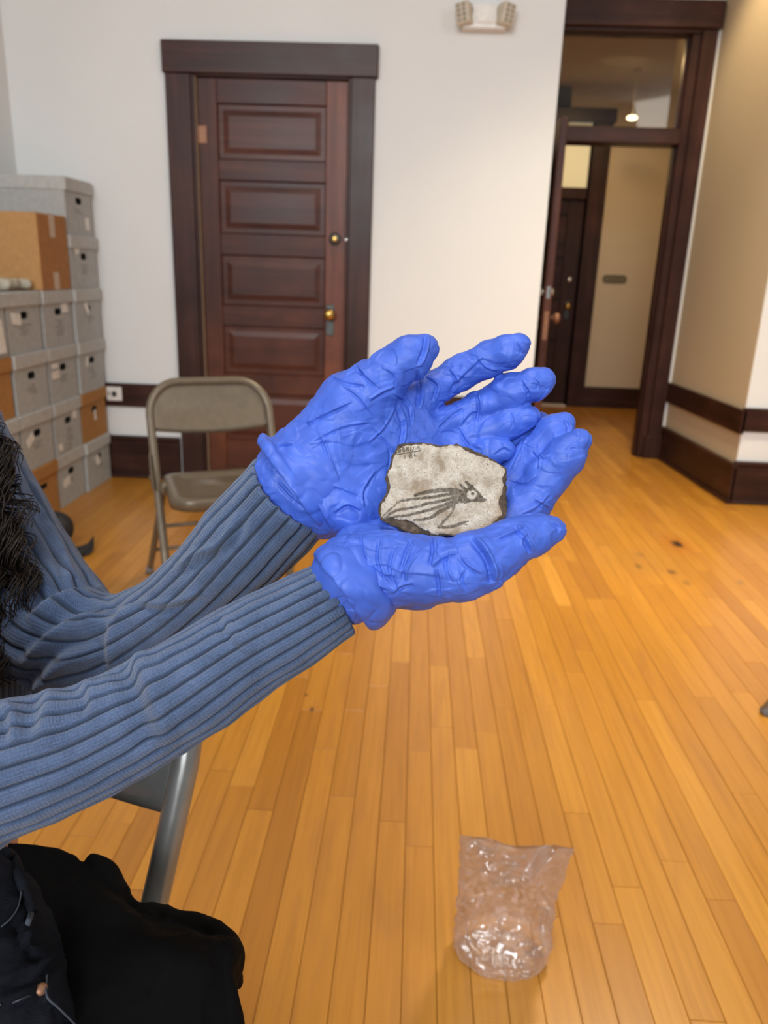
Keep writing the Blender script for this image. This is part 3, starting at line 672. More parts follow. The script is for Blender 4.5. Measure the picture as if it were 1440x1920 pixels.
# flattened cloth bundle
V, F = sdf_mesh([((-1.80, 3.20, 1.010), .022, (-1.66, 3.34, 1.010), .020, .02), ((-1.78, 3.12, 1.012), .026, (-1.665, 3.18, 1.010), .020, .02), ((-1.70, 3.05, 1.01), .022, (-1.68, 3.28, 1.012), .02, .02)], .005)
V[:, 2] = np.maximum(V[:, 2], .9835); V += .006*pnoise(V*28)[:, None]*vnormals(V, F)
tag(np_mesh('cloth_bundle', V, F, 'sack'), 'crumpled pale cloth bundle lying on the boxes before the carton', 'cloth')

# ================================================================ FOLDING CHAIRS
def bend(P, n=40): return spline(P, n)
def folding_chair(loc, rz, label, mat, group='metal folding chairs', splay=.36):
    r = tag(empty('folding_chair', loc, rz), label, 'chair', group)
    W = .197; yb = lambda z: -.215+(.255/.47)*z if z < .47 else .04+(z-.47)*.44
    H = .742; R0 = .100
    pts = [(-W, yb(0), .012), (-W, yb(.25), .25), (-W, yb(.47), .47), (-W, yb(.58), .58), (-W, yb(H-R0-.02), H-R0-.02)]
    top = []
    for k in range(0, 9): a = math.pi-math.pi/2*k/8; top.append((-W+R0+R0*math.cos(a), yb(H-R0+R0*math.sin(a)), H-R0+R0*math.sin(a)))
    half = pts+top; full = half+[(-x_, y_, z_) for x_, y_, z_ in reversed(half)]
    tube('back_frame', mat, full, .0135, r, 14)
    # pressed backrest panel with a slight dish and rolled lower edge
    nx, nz = 22, 12; V = []; 
    for j in range(nz+1):
        for i in range(nx+1):
            u = i/nx*2-1; v = j/nz; z_ = .592+v*(H-.008-.592)
            half_w = W-.004
            if z_ > H-R0: dz = z_-(H-R0); half_w = W-R0+math.sqrt(max(0, R0**2-dz**2))-.004
            z2 = z_-(1-v)*.022*(1-u*u)*.6
            V.append((u*half_w, yb(z_)+.010*(1-u*u)*math.sin(math.pi*min(1, v*1.05))+(.006 if j == 0 else 0), z2))
    V = np.array(V); V2 = V.copy(); V2[:, 1] += .003; q = []
    for j in range(nz):
        for i in range(nx): a = j*(nx+1)+i; q.append((a, a+1, a+nx+2, a+nx+1))
    q = np.array(q); n0 = len(V); sd = []
    ring = list(range(nx+1))+[(j+1)*(nx+1)+nx for j in range(nz)]+[nz*(nx+1)+i for i in range(nx-1, -1, -1)]+[j*(nx+1) for j in range(nz-1, 0, -1)]
    for a, b in zip(ring, ring[1:]+ring[:1]): sd.append((b, a, a+n0, b+n0))
    np_mesh('backrest', np.vstack([V, V2]), np.vstack([q, q[:, ::-1]+n0, np.array(sd)]), mat, r, True)
    # seat: pressed pan with recessed field and turned-down apron
    prof = [(0.0, -.034), (0.0, -.004), (.004, 0), (.034, 0), (.045, -.006), (.09, -.008)]
    bm = bmesh.new(); loops = []
    def outline(ins, z_):
        pts = []; x1, yf, yr = .184-ins, -.255+ins, .115-ins; rf, rr = max(.075-ins, .02), max(.04-ins*.5, .012)
        for cx_, cy_, a0, rad, wid in ((x1-rf, yf+rf, -90, rf, 0), (x1*.92-rr, yr-rr, 0, rr, 0), (-x1*.92+rr, yr-rr, 90, rr, 0), (-x1+rf, yf+rf, 180, rf, 0)):
            for k in range(7): a = math.radians(a0+15*k); pts.append((cx_+rad*math.cos(a), cy_+rad*math.sin(a), .445+z_+(.006*(cy_ < 0))))
        return pts
    for ins, z_ in prof: loops.append([bm.verts.new(p_) for p_ in outline(ins, z_)])
    for a, b in zip(loops, loops[1:]):
        for i in range(len(a)): bm.faces.new((a[i], a[(i+1) % len(a)], b[(i+1) % len(a)], b[i]))
    bm.faces.new(loops[-1])
    lo = [bm.verts.new((p_[0]*.985, p_[1]*.985, p_[2])) for p_ in outline(0.004, -.034)]; li = [bm.verts.new(p_) for p_ in outline(.006, -.008)]
    for a, b in ((loops[0], lo), (lo, li)):
        for i in range(len(a)): bm.faces.new((a[(i+1) % len(a)], a[i], b[i], b[(i+1) % len(a)]))
    bm.faces.new(list(reversed(li))); o = bm_obj('seat', bm, mat, r, True)
    yr = lambda z: splay-(splay+.03)*z/.455
    for s in (-1, 1):
        tube('rear_leg', mat, [(s*.178, -.02, .445), (s*.182, yr(.40), .40), (s*.195, yr(.2), .2), (s*.206, yr(.03), .03), (s*.207, yr(.012), .012)], .0115, r)
        tube('rubber_foot', 'foot', [(s*W, yb(0)-.004, .001), (s*W, yb(.012), .014), (s*W, yb(.035), .035)], [.0165, .017, .0155], r)
        tube('rubber_foot', 'foot', [(s*.207, yr(0), .001), (s*.207, yr(.015), .015), (s*.206, yr(.035), .035)], [.0145, .015, .0135], r)
        bm = bmesh.new()
        pp = [(-.030, .425), (.035, .425), (.060, .47), (.058, .52), (.040, .535), (.018, .50), (-.02, .462)]
        f = bm.faces.new([bm.verts.new((s*(W+.0145), y_, z_)) for y_, z_ in pp]); e = bmesh.ops.extrude_face_region(bm, geom=[f])
        for v in e['geom']:
            if isinstance(v, bmesh.types.BMVert): v.co.x = s*(W+.017)
        hp = bm_obj('hinge_plate', bm, mat, r)
        lathe('rivet', mat, [(.009, 0), (.008, s*.004), (.003, s*.006)], hp, (s*(W+.017), yb(.455), .455), 'x', 12)
    tube('cross_bar', mat, [(-.190, yr(.25), .25), (0, yr(.25), .25), (.190, yr(.25), .25)], .007, r, 10)
    tube('cross_bar', mat, [(-.198, yr(.13), .13), (0, yr(.13), .13), (.198, yr(.13), .13)], .007, r, 10)
    tube('cross_bar', mat, [(-W, yb(.15), .15), (0, yb(.15), .15), (W, yb(.15), .15)], .007, r, 10)
    return r
c1 = folding_chair((-.627, 2.43, 0), math.radians(25), 'empty taupe metal folding chair before the dark wooden door', 'chair')
c2 = folding_chair((-.438, .620, 0), math.radians(-23), 'grey metal folding chair the person sits on, one tube in view', 'chair_grey', splay=.17)
c3 = folding_chair((1.205, 1.69, 0), math.radians(-90), 'metal chair with one foot just inside the right picture edge', 'chair_grey')

# black bag lying on the floor
q = onp(150, 1046, 2, 0)
bg = tag(empty('black_bag', (q[0], q[1], 0)), 'black rounded bag with a curled strap on the floor near the boxes', 'bag')
def loc(v): return tuple(np.array(v)-np.array([q[0], q[1], 0]))
b0 = onp(100, 1010, 2, .06)
V, F = sdf_mesh([((b0[0]-.10, b0[1]+.07, .075), .075, (b0[0]-.012, b0[1]+.05, .085), .070, .03), ((b0[0]-.12, b0[1], .05), .05, (b0[0]-.02, b0[1]+.02, .06), .055, .03)], .007)
V -= np.array([q[0], q[1], 0]); np_mesh('pouch', V, F, 'black', bg)
bm = bmesh.new(); sp_ = [(95, 1024), (128, 1026), (150, 1024), (165, 1018), (172, 1009), (176, 1003), (176, 1016), (173, 1029), (158, 1036), (140, 1049), (122, 1054), (95, 1046)]
f = bm.faces.new([bm.verts.new(loc(onp(a, b, 2, .018+.0009*max(0, a-160)))) for a, b in sp_]); e = bmesh.ops.extrude_face_region(bm, geom=[f])
for v in e['geom']:
    if isinstance(v, bmesh.types.BMVert): v.co.z = max(.0008, v.co.z-.014)
bm_obj('strap', bm, 'black', bg)

# ================================================================ CLEAR BAG on the floor
n, m = 160, 110; V = []; uvs = []
c0 = onp(950, 1800, 2, 0); yb0 = c0[1]+.012
def bag_w(s): return np.interp(s, [0, .06, .16, .32, .5, .75, 1], [.066, .079, .084, .077, .081, .087, .090])
def bag_x(s): return np.interp(s, [0, .1, .3, .6, 1], [.192, .190, .190, .194, .194])
def bag_t(s): return np.interp(s, [0, .05, .15, .3, .5, .75, 1], [.052, .060, .056, .036, .028, .016, .002])
for i in range(m+1):
    s = i/m; hw, tt = bag_w(s), bag_t(s); z = .001+.250*s
    for j in range(n):
        a = 2*np.pi*j/n; cx_ = np.cos(a); sy = np.sin(a)
        e = 1-.45*s; X = bag_x(s)+hw*np.sign(cx_)*abs(cx_)**(e); Yv = yb0+tt*np.sign(sy)*abs(sy)**(.8)-.045*s**2+.018*s
        V.append((X, Yv, z+(.008*((X-bag_x(s))/hw)**4-.004*math.cos(5*(X-bag_x(s))/hw)-.006*(X-bag_x(s))/hw)*s**3+.005*math.sin(3*a+1)*(1-s)**4*(i > 3)))
V = np.array(V); i, j = np.meshgrid(np.arange(m), np.arange(n), indexing='ij'); j2 = (j+1) % n
F = np.stack([i*n+j, i*n+j2, (i+1)*n+j2, (i+1)*n+j], -1).reshape(-1, 4)
nb = len(V); rings = []
for r_ in (.8, .5, .2): rings.append(np.stack([bag_x(0)+.070*r_*np.cos(2*np.pi*np.arange(n)/n), yb0+.052*r_*np.sin(2*np.pi*np.arange(n)/n), np.full(n, .002+.004*(1-r_))], 1))
V = np.vstack([V]+rings); jj = np.arange(n); j2 = (jj+1) % n; prev = 0
for k in range(3): st_ = nb+k*n; F = np.vstack([F, np.stack([prev+j2, prev+jj, st_+jj, st_+j2], 1)]); prev = st_
N = vnormals(V, F); sv = np.clip(V[:, 2]/.2, 0, 1)
disp = .006*pnoise(V*np.array([28, 28, 20])+3)+.005*(ridge(V*np.array([24, 30, 16])+9, 4)-.3)+.0035*(ridge(V*np.array([60, 50, 42])+5, 4)-.3)
V += (disp*(.45+.55*np.sin(np.pi*np.clip(sv*.95+.03, 0, 1))))[:, None]*N
# folded-over flap lines: two creases meeting mid-bag
def crease_px(V, N, lines):
    P = proj(V); view = CAM-V; view /= np.linalg.norm(view, axis=1)[:, None]; fr = np.clip(np.einsum('ij,ij->i', N, view)*2.5, 0, 1)
    out = np.zeros(len(V))
    for pts, wd, amp in lines:
        pts = np.array(pts, float)
        if len(pts) > 2: pts = spline(pts, len(pts)*4)
        best = np.full(len(V), 1e9); sgn = np.zeros(len(V)); tp = np.zeros(len(V)); L = len(pts)-1
        bb = (P[:, 0] > pts[:, 0].min()-6*wd) & (P[:, 0] < pts[:, 0].max()+6*wd) & (P[:, 1] > pts[:, 1].min()-6*wd) & (P[:, 1] < pts[:, 1].max()+6*wd); id_ = np.where(bb)[0]
        if not len(id_): continue
        Q = P[id_, :2]; bst = np.full(len(id_), 1e9); sg = np.zeros(len(id_)); tpp = np.zeros(len(id_))
        for k in range(L):
            a, b = pts[k], pts[k+1]; ab = b-a; tt = np.clip(((Q-a)@ab)/max(ab@ab, 1e-9), 0, 1); dv = Q-a-tt[:, None]*ab; d = np.hypot(dv[:, 0], dv[:, 1])
            c_ = np.sign(ab[0]*dv[:, 1]-ab[1]*dv[:, 0]); u = d < bst; bst[u] = d[u]; sg[u] = c_[u]; tpp[u] = ((k+tt)/L)[u]
        taper = np.clip(np.minimum(tpp, 1-tpp)*5, .0, 1)**.7
        x_ = sg*bst/wd; out[id_] += amp*taper*(np.exp(-x_**2)-.85*np.exp(-((x_-1.7)/1.1)**2)+.25*np.exp(-((x_+2.2)/1.6)**2))
    return out*fr
if np.einsum('ij,ij->i', vnormals(V, F), V-V.mean(0)).mean() < 0: F = F[:, ::-1].copy()
N = vnormals(V, F); V += crease_px(V, N, [([(900, 1612), (940, 1640), (982, 1657)], 6, .012), ([(1043, 1585), (1010, 1625), (985, 1657)], 6, .012), ([(880, 1572), (905, 1590), (935, 1598)], 4, .006), ([(940, 1600), (965, 1612), (985, 1590)], 4, .006), ([(1020, 1690), (1030, 1720), (1022, 1750)], 5, .006), ([(880, 1780), (940, 1810), (1010, 1812)], 6, .007), ([(870, 1755), (900, 1790), (950, 1822)], 5, .006), ([(985, 1660), (980, 1700), (990, 1735)], 9, .004), ([(905, 1720), (960, 1745), (975, 1750)], 5, .003)])[:, None]*N
V[:, 2] = np.maximum(V[:, 2], .0008)
tag(np_mesh('plastic_bag', V, F, 'film'), 'crumpled clear plastic bag standing open on the maple floor', 'bag')

# ================================================================ STONE with the painted animal
S0 = 5.143; sx = lambda p_: (700+p_[0]/S0, 810+p_[1]/S0)
front = [(265, 140), (330, 125), (400, 123), (455, 120), (480, 110), (560, 130), (640, 150), (690, 135), (740, 125), (800, 130), (860, 145), (900, 180), (960, 205), (1000, 225), (1110, 255), (1150, 280), (1230, 320), (1285, 370), (1275, 400), (1245, 440), (1255, 520), (1245, 600), (1215, 640), (1213, 700), (1240, 760), (1245, 790), (1190, 850), (1130, 910), (1110, 960), (1100, 1003), (1040, 1008), (960, 1000), (850, 990), (760, 995), (680, 985), (600, 990), (540, 970), (460, 930), (400, 880), (330, 855), (260, 850), (170, 830), (110, 850), (75, 820), (65, 770), (75, 700), (120, 640), (165, 545), (140, 450), (135, 400), (180, 330), (180, 270), (200, 200), (230, 165)]
back = [(250, 115), (460, 100), (640, 130), (800, 115), (900, 150), (1110, 240), (1280, 350), (1285, 480), (1280, 620), (1290, 730), (1285, 800), (1240, 890), (1120, 985), (1000, 1000), (560, 1000), (380, 985), (270, 950), (170, 895), (70, 850), (45, 760), (60, 690), (120, 600), (130, 540), (110, 450), (125, 390), (165, 300), (180, 220)]
front = np.array([sx(p_) for p_ in front]); back = np.array([sx(p_) for p_ in back])
def densify(P, step, jit, seed):
    out = []; r_ = np.random.RandomState(seed)
    for a, b in zip(P, np.roll(P, -1, 0)):
        k = max(1, int(np.linalg.norm(b-a)/step))
        for t_ in range(k): out.append(a+(b-a)*t_/k+r_.normal(size=2)*jit)
    return np.array(out)
front = densify(front, 3.2, .75, 3); back = densify(back, 4.0, .7, 4)
def inside(P, poly):
    r_ = np.zeros(len(P), bool)
    for a, b in zip(poly, np.roll(poly, -1, 0)):
        c_ = ((a[1] > P[:, 1]) != (b[1] > P[:, 1])); r_ ^= c_ & (P[:, 0] < (b[0]-a[0])*(P[:, 1]-a[1])/(b[1]-a[1]+1e-12)+a[0])
    return r_
def sd(px, py, off=0.0): return at(px, py, .522-(py-930)*.00009+(px-830)*.00001+off)
ST = .62; gx, gy = np.meshgrid(np.arange(705, 955, ST), np.arange(825, 1012, ST)); G = np.stack([gx.ravel(), gy.ravel()], 1); nx_, ny_ = gx.shape[1], gx.shape[0]
ins = inside(G, front).reshape(ny_, nx_)
cell = ins[:-1, :-1] & ins[1:, :-1] & ins[:-1, 1:] & ins[1:, 1:]; ci = np.argwhere(cell); base = ci[:, 0]*nx_+ci[:, 1]
Fq = np.stack([base+nx_, base+nx_+1, base+1, base], 1); used = np.unique(Fq); rm = np.full(nx_*ny_, -1); rm[used] = np.arange(len(used)); Fq = rm[Fq]; UV = G[used]
def segd(Q, pts):
    pts = np.array(pts, float); best = np.full(len(Q), 1e9); tp = np.zeros(len(Q))
    for k in range(len(pts)-1):
        a, b = pts[k], pts[k+1]; ab = b-a; tt = np.clip(((Q-a)@ab)/max(ab@ab, 1e-9), 0, 1); d = np.linalg.norm(Q-a-tt[:, None]*ab, axis=1); u = d < best; best[u] = d[u]; tp[u] = ((k+tt)/(len(pts)-1))[u]
    return best, tp
QC = (UV-np.array([700, 810]))*S0; nz_ = pnoise(np.c_[QC*.035, np.zeros(len(QC))]); nz2 = pnoise(np.c_[QC*.11, np.ones(len(QC))])
paint = np.zeros(len(QC))
def stroke(pts, w0, w1=None, soft=7, amt=1.0):
    global paint
    w1 = w0 if w1 is None else w1
    P_ = spline(np.array(pts, float), len(pts)*5) if len(pts) > 2 else np.array(pts, float)
    d, tp = segd(QC, P_); wd = w0+(w1-w0)*tp+nz_*9+nz2*5
    paint = np.maximum(paint, amt*np.clip((wd-d)/soft+.5, 0, 1))
stroke([(80, 828), (120, 785), (170, 740), (230, 685), (290, 650)], 7, 11, 8, .75)
stroke([(400, 612), (470, 590), (560, 572), (660, 560), (760, 562), (850, 578)], 16, 25, 9, .95)
stroke([(270, 665), (360, 650), (450, 640), (540, 632), (640, 615), (740, 598), (835, 590)], 11, 17, 8, .95)
stroke([(110, 835), (170, 785), (240, 752), (330, 738), (430, 718), (520, 690), (620, 672), (720, 650), (820, 620)], 11, 17, 8, .95)
stroke([(140, 838), (220, 815), (340, 800), (450, 772), (540, 752), (620, 726), (720, 690), (830, 640)], 11, 18, 8, .95)
stroke([(400, 848), (480, 845), (560, 822), (640, 768), (720, 725), (800, 675), (860, 640)], 13, 22, 8, .95)
stroke([(840, 590), (845, 640), (850, 660)], 30, 28, 9)
poly = np.array([(860, 575), (925, 535), (975, 540), (1030, 595), (1055, 635), (1088, 652), (1065, 672), (960, 668), (880, 684), (845, 660)], float)
d, _ = segd(QC, np.vstack([poly, poly[:1]])); ip = inside(QC, poly); paint = np.maximum(paint, np.where(ip, 1, np.clip((6-d)/8+.5, 0, 1)))
eye = ((QC[:, 0]-948)/50)**2+((QC[:, 1]-604)/43)**2+nz_*.5; paint *= np.clip((eye-.8)/.35, 0, 1)
pu = np.hypot(QC[:, 0]-958, QC[:, 1]-594)+nz2*4; paint = np.maximum(paint, np.clip((17-pu)/7+.5, 0, 1))
stroke([(838, 508), (862, 530), (895, 560)], 13, 17, 7); stroke([(893, 485), (918, 508), (940, 545)], 13, 26, 7); stroke([(905, 500), (955, 528)], 12, 14, 7)
stroke([(775, 720), (755, 780), (700, 840), (640, 905)], 9, 13, 8, .8); stroke([(785, 690), (770, 745)], 16, 12, 8, .9)
stroke([(630, 918), (700, 920), (780, 906), (850, 880)], 13, 18, 8, .9); stroke([(850, 878), (912, 862)], 11, 7, 7); stroke([(850, 885), (905, 892)], 8, 5, 7)
ink = np.zeros(len(QC)); S1 = 1440/70.0
def inkl(pts, hw=20):
    global ink
    P_ = (np.array(pts, float)/S1+np.array([730, 825])-np.array([700, 810]))*S0
    d, _ = segd(QC, P_); ink = np.maximum(ink, np.clip((hw/S1*S0-d)/1.8+.5, 0, 1))
def loop8(cx_, cy_, w_, h_, dy, sl=0):
    for s_, k_ in ((-1, .9), (1, 1.05)):
        inkl([(cx_+w_*k_*math.cos(a)-sl*s_*14, cy_+s_*dy+h_*k_*math.sin(a)) for a in np.linspace(0, 2*math.pi, 15)], 15)
inkl([(235, 545), (262, 440), (290, 505)], 18); inkl([(262, 470), (282, 470)], 12)
inkl([(345, 385), (395, 375), (385, 425), (345, 465), (395, 480)], 15); inkl([(405, 330), (440, 385), (435, 440), (405, 495)], 17)
loop8(548, 375, 46, 32, 46, -1); loop8(698, 345, 40, 34, 46, 0); inkl([(845, 270), (822, 410)], 18); inkl([(935, 280), (905, 410)], 18); inkl([(985, 350), (1050, 340)], 14); loop8(1150, 325, 44, 34, 46, -2)
inkl([(305, 560), (430, 545), (700, 495), (900, 455), (1210, 425)], 17)
inkl([(600, 590), (600, 715)], 16); inkl([(690, 630), (760, 620)], 14); loop8(832, 600, 42, 36, 46, 0); inkl([(990, 505), (960, 625), (1045, 625)], 17)
ink *= (.82+.25*nz2).clip(.5, 1)
stain = np.clip(.9-segd(QC, np.array([(1250, 640), (1200, 850), (1080, 985), (700, 985)]))[0]/130, 0, 1)*.8+np.clip(.6-segd(QC, np.array([(180, 760), (330, 600), (520, 560)]))[0]/90, 0, 1)*.7
# flecks and small dark pits
for fx_, fy_, fr_ in ((1105, 312, 9), (455, 365, 6), (1060, 383, 5), (1040, 295, 5), (575, 240, 5), (835, 570, 4)):
    ink = np.maximum(ink, .85*np.clip((fr_-np.hypot((QC[:, 0]-fx_), (QC[:, 1]-fy_)*1.4)-nz2*4)/4+.5, 0, 1))
Vf = sd(UV[:, 0], UV[:, 1]) if False else np.stack([sd(a, b) for a, b in UV])
dn, _ = segd(UV, np.vstack([front, front[:1]])); rel = .0003*pnoise(np.c_[UV*.12, np.zeros(len(UV))])+.0006*pnoise(np.c_[UV*.035, np.ones(len(UV))])
edge = np.exp(-dn/3.0)*.0012; cv = .0016*(((UV[:, 0]-835)/110)**2+((UV[:, 1]-925)/90)**2)
vd = np.stack([ray(a, b) for a, b in UV]); Vf = Vf+vd*(edge+cv-rel)[:, None]
# rim of the pale layer
cnt = {}
for q_ in Fq:
    for k in range(4): a, b = int(q_[k]), int(q_[(k+1) % 4]); cnt[(a, b)] = 1
be = [e_ for e_ in cnt if (e_[1], e_[0]) not in cnt]; bvs = sorted({v for e_ in be for v in e_}); bi = {v: len(Vf)+i_ for i_, v in enumerate(bvs)}
Vb = Vf[bvs]+vd[bvs]*.0045; Fr = np.array([(b, a, bi[a], bi[b]) for a, b in be])
nF, nR = len(Fq), len(Fr); Vall = np.vstack([Vf, Vb]); ob = len(Vall)
# dark core behind
rad = [1.0, .985, .99, .97, .93]; dep = [.0012, .004, .007, .0095, .012]; cen = back.mean(0); Vc = []
ins_b = back+(cen-back)*.04; layers = [(ins_b, .0014)]+[(cen+(back-cen)*r_, d_) for r_, d_ in zip(rad, dep)]
for L_, d_ in layers: Vc.append(np.stack([sd(a, b, d_+.0016) for a, b in L_]))
Vc = np.vstack(Vc); nbk = len(back); Vc += .0007*pnoise(Vc*420)[:, None]*np.array([.7, .7, .7]); Fc = []
for l_ in range(len(layers)-1):
    for k in range(nbk): k2 = (k+1) % nbk; Fc.append((ob+l_*nbk+k2, ob+l_*nbk+k, ob+(l_+1)*nbk+k, ob+(l_+1)*nbk+k2))
cfr, cbk = ob+len(Vc), ob+len(Vc)+1; Vc = np.vstack([Vc, sd(*cen, .003), sd(*cen, .0145)]); lst = ob+(len(layers)-1)*nbk
bmx = [];
for k in range(0, nbk-1, 2):
    Fc.append((cfr, ob+k, ob+k+1, ob+(k+2) % nbk)); Fc.append((cbk, lst+(k+2) % nbk, lst+k+1, lst+k))
Fc = np.array(Fc); Vall = np.vstack([Vall, Vc]); Fall = np.vstack([Fq, Fr, Fc]); zeros = np.zeros(len(Vall)-len(Vf))
so = np_mesh('painted_stone', Vall, Fall, ['plaster', 'core'], None, True, {'paint': np.r_[paint, zeros], 'ink': np.r_[ink, zeros], 'stain': np.r_[stain, zeros+.9]}, mi=np.r_[np.zeros(nF), np.zeros(nR), np.ones(len(Fc))])
tag(so, 'flat broken stone with a dark painted animal, resting in the gloved hands', 'stone')

# ================================================================ PERSON
person = tag(empty('person', (-.46, .57, .45)), 'seated person in a blue ribbed sweater and black jeans holding out gloved hands', 'person')
PL = np.array([-.46, .57, .45])
def pchild(name, V, F, mats, parent=None, **k):
    return np_mesh(name, V-PL, F, mats, parent or person, **k)
# ---- gloves
Hf = []      # far hand: palm to the camera, thumb up, fingers to the right
Hf += chain([(505, 985, .575, 70), (560, 915, .568, 88), (610, 870, .565, 84)], .012)
Hf += chain([(600, 850, .562, 70), (660, 765, .556, 60), (706, 722, .550, 50)], .016)
Hf += chain([(590, 880, .566, 70), (680, 810, .572, 62), (765, 765, .576, 42)], .018)
Hf += chain([(610, 905, .566, 66), (700, 850, .574, 60), (785, 815, .578, 40)], .018)
Hf += chain([(625, 930, .566, 60), (710, 890, .574, 55), (790, 850, .578, 36)], .018)
Hf += chain([(640, 945, .562, 50), (720, 925, .570, 48), (800, 880, .574, 34)], .018)
Hf += chain([(640, 945, .548, 36), (668, 962, .546, 34)], .02)
Hf += chain([(690, 734, .552, 44), (735, 694, .545, 38), (772, 668, .541, 38), (798, 654, .540, 27)], .006)
Hf += chain([(768, 768, .576, 38), (815, 728, .577, 32), (862, 700, .575, 31), (915, 674, .568, 32), (952, 659, .560, 30), (972, 649, .557, 22)], .004)
Hf += chain([(788, 818, .578, 34), (845, 793, .581, 30), (895, 768, .580, 31.5), (955, 738, .572, 35), (1000, 720, .564, 29), (1020, 712, .562, 22)], .004)
Hf += chain([(795, 850, .578, 34), (850, 832, .581, 28), (905, 812, .578, 29), (955, 795, .572, 28), (988, 783, .568, 23)], .004)
Hf += chain([(800, 878, .574, 30), (860, 862, .574, 25), (915, 850, .569, 25), (946, 846, .566, 21)], .004)
Hn = []      # near hand: palm up under the stone, thumb along the near edge
Hn += chain([(628, 1118, .502, 50), (652, 1100, .501, 64), (695, 1072, .502, 64)], .012)
Hn += chain([(655, 1066, .497, 60), (730, 1068, .492, 62), (800, 1070, .487, 57), (868, 1068, .483, 52), (915, 1050, .483, 47)], .012)
Hn += chain([(905, 1048, .483, 53), (955, 1020, .486, 42), (1000, 1003, .489, 34), (1036, 992, .492, 25)], .008)
Hn += chain([(680, 1075, .520, 52), (780, 1078, .530, 48), (870, 1055, .540, 46), (945, 1000, .550, 42)], .012)
Hn += chain([(690, 1060, .535, 46), (800, 1048, .548, 42), (925, 978, .562, 38)], .014)
Hn += chain([(690, 1030, .545, 44), (800, 1000, .562, 42), (900, 945, .575, 38)], .014)
Hn += chain([(660, 1018, .530, 30), (740, 1014, .542, 32), (830, 1000, .564, 34)], .014)
Hn += chain([(700, 1100, .512, 38), (790, 1098, .515, 36), (860, 1085, .515, 34), (900, 1060, .52, 36)], .010)
Hn += chain([(945, 1000, .550, 44), (985, 950, .556, 42), (1025, 895, .553, 40), (1060, 855, .547, 36), (1090, 826, .542, 22)], .004)
Hn += chain([(925, 965, .562, 40), (968, 905, .570, 39), (1008, 850, .569, 36), (1042, 808, .563, 33), (1060, 788, .560, 16)], .004)
Hn += chain([(905, 940, .578, 36), (945, 880, .586, 34), (985, 825, .586, 30), (1012, 792, .583, 21)], .004)
cr_far = [([(803, 628), (800, 655), (787, 688)], 5, .0022), ([(692, 750), (716, 734), (740, 724)], 5, .0022), ([(671, 680), (682, 700), (714, 728)], 4, .0014), ([(789, 694), (792, 730), (788, 768)], 6, .0022),
 ([(512, 840), (530, 836), (556, 828)], 5, .0022), ([(514, 850), (565, 885), (592, 930), (612, 984)], 6, .002), ([(575, 890), (598, 940), (622, 992)], 5, .0016), ([(523, 903), (548, 930), (575, 950)], 5, .0018), ([(530, 880), (560, 912), (590, 960)], 4, .0013),
 ([(560, 800), (610, 775), (660, 752)], 4, .0013), ([(582, 828), (640, 800), (700, 790)], 4, .0011), ([(612, 700), (650, 715), (690, 722)], 4, .0012), ([(600, 812), (616, 850), (620, 890)], 4, .0011), ([(690, 830), (720, 800), (742, 760)], 4, .0013),
 ([(700, 800), (735, 845), (728, 900)], 4, .0011), ([(598, 905), (640, 915), (690, 935)], 4, .0011), ([(625, 960), (650, 945), (678, 955)], 5, .0020), ([(682, 950), (680, 920), (705, 880)], 4, .0013), ([(640, 720), (675, 745), (700, 780)], 3.5, .0010),
 ([(748, 760), (760, 800), (752, 850)], 5, .0016), ([(735, 735), (770, 760), (775, 800)], 4, .0012), ([(800, 705), (822, 722), (815, 755)], 4.5, .0016), ([(843, 690), (858, 712), (850, 738)], 4, .0014), ([(848, 722), (870, 700), (905, 668)], 4, .0013), ([(895, 672), (915, 690), (935, 694)], 3.5, .0009),
 ([(968, 638), (978, 652), (980, 662)], 3.5, .001), ([(897, 735), (902, 765), (898, 792)], 4, .0018), ([(820, 800), (842, 780), (870, 760)], 4, .0014), ([(860, 800), (880, 775), (896, 770)], 4, .0010), ([(980, 712), (995, 735), (992, 745)], 4, .0013), ([(1000, 705), (1012, 718), (1010, 730)], 3, .0009),
 ([(862, 800), (880, 830), (905, 840)], 4, .0013), ([(960, 772), (966, 790), (962, 808)], 3.5, .0010), ([(925, 850), (945, 838), (958, 846)], 3, .0010), ([(648, 700), (665, 690), (690, 700)], 4, .0012), ([(725, 690), (742, 705), (745, 725)], 3.5, .0009)]
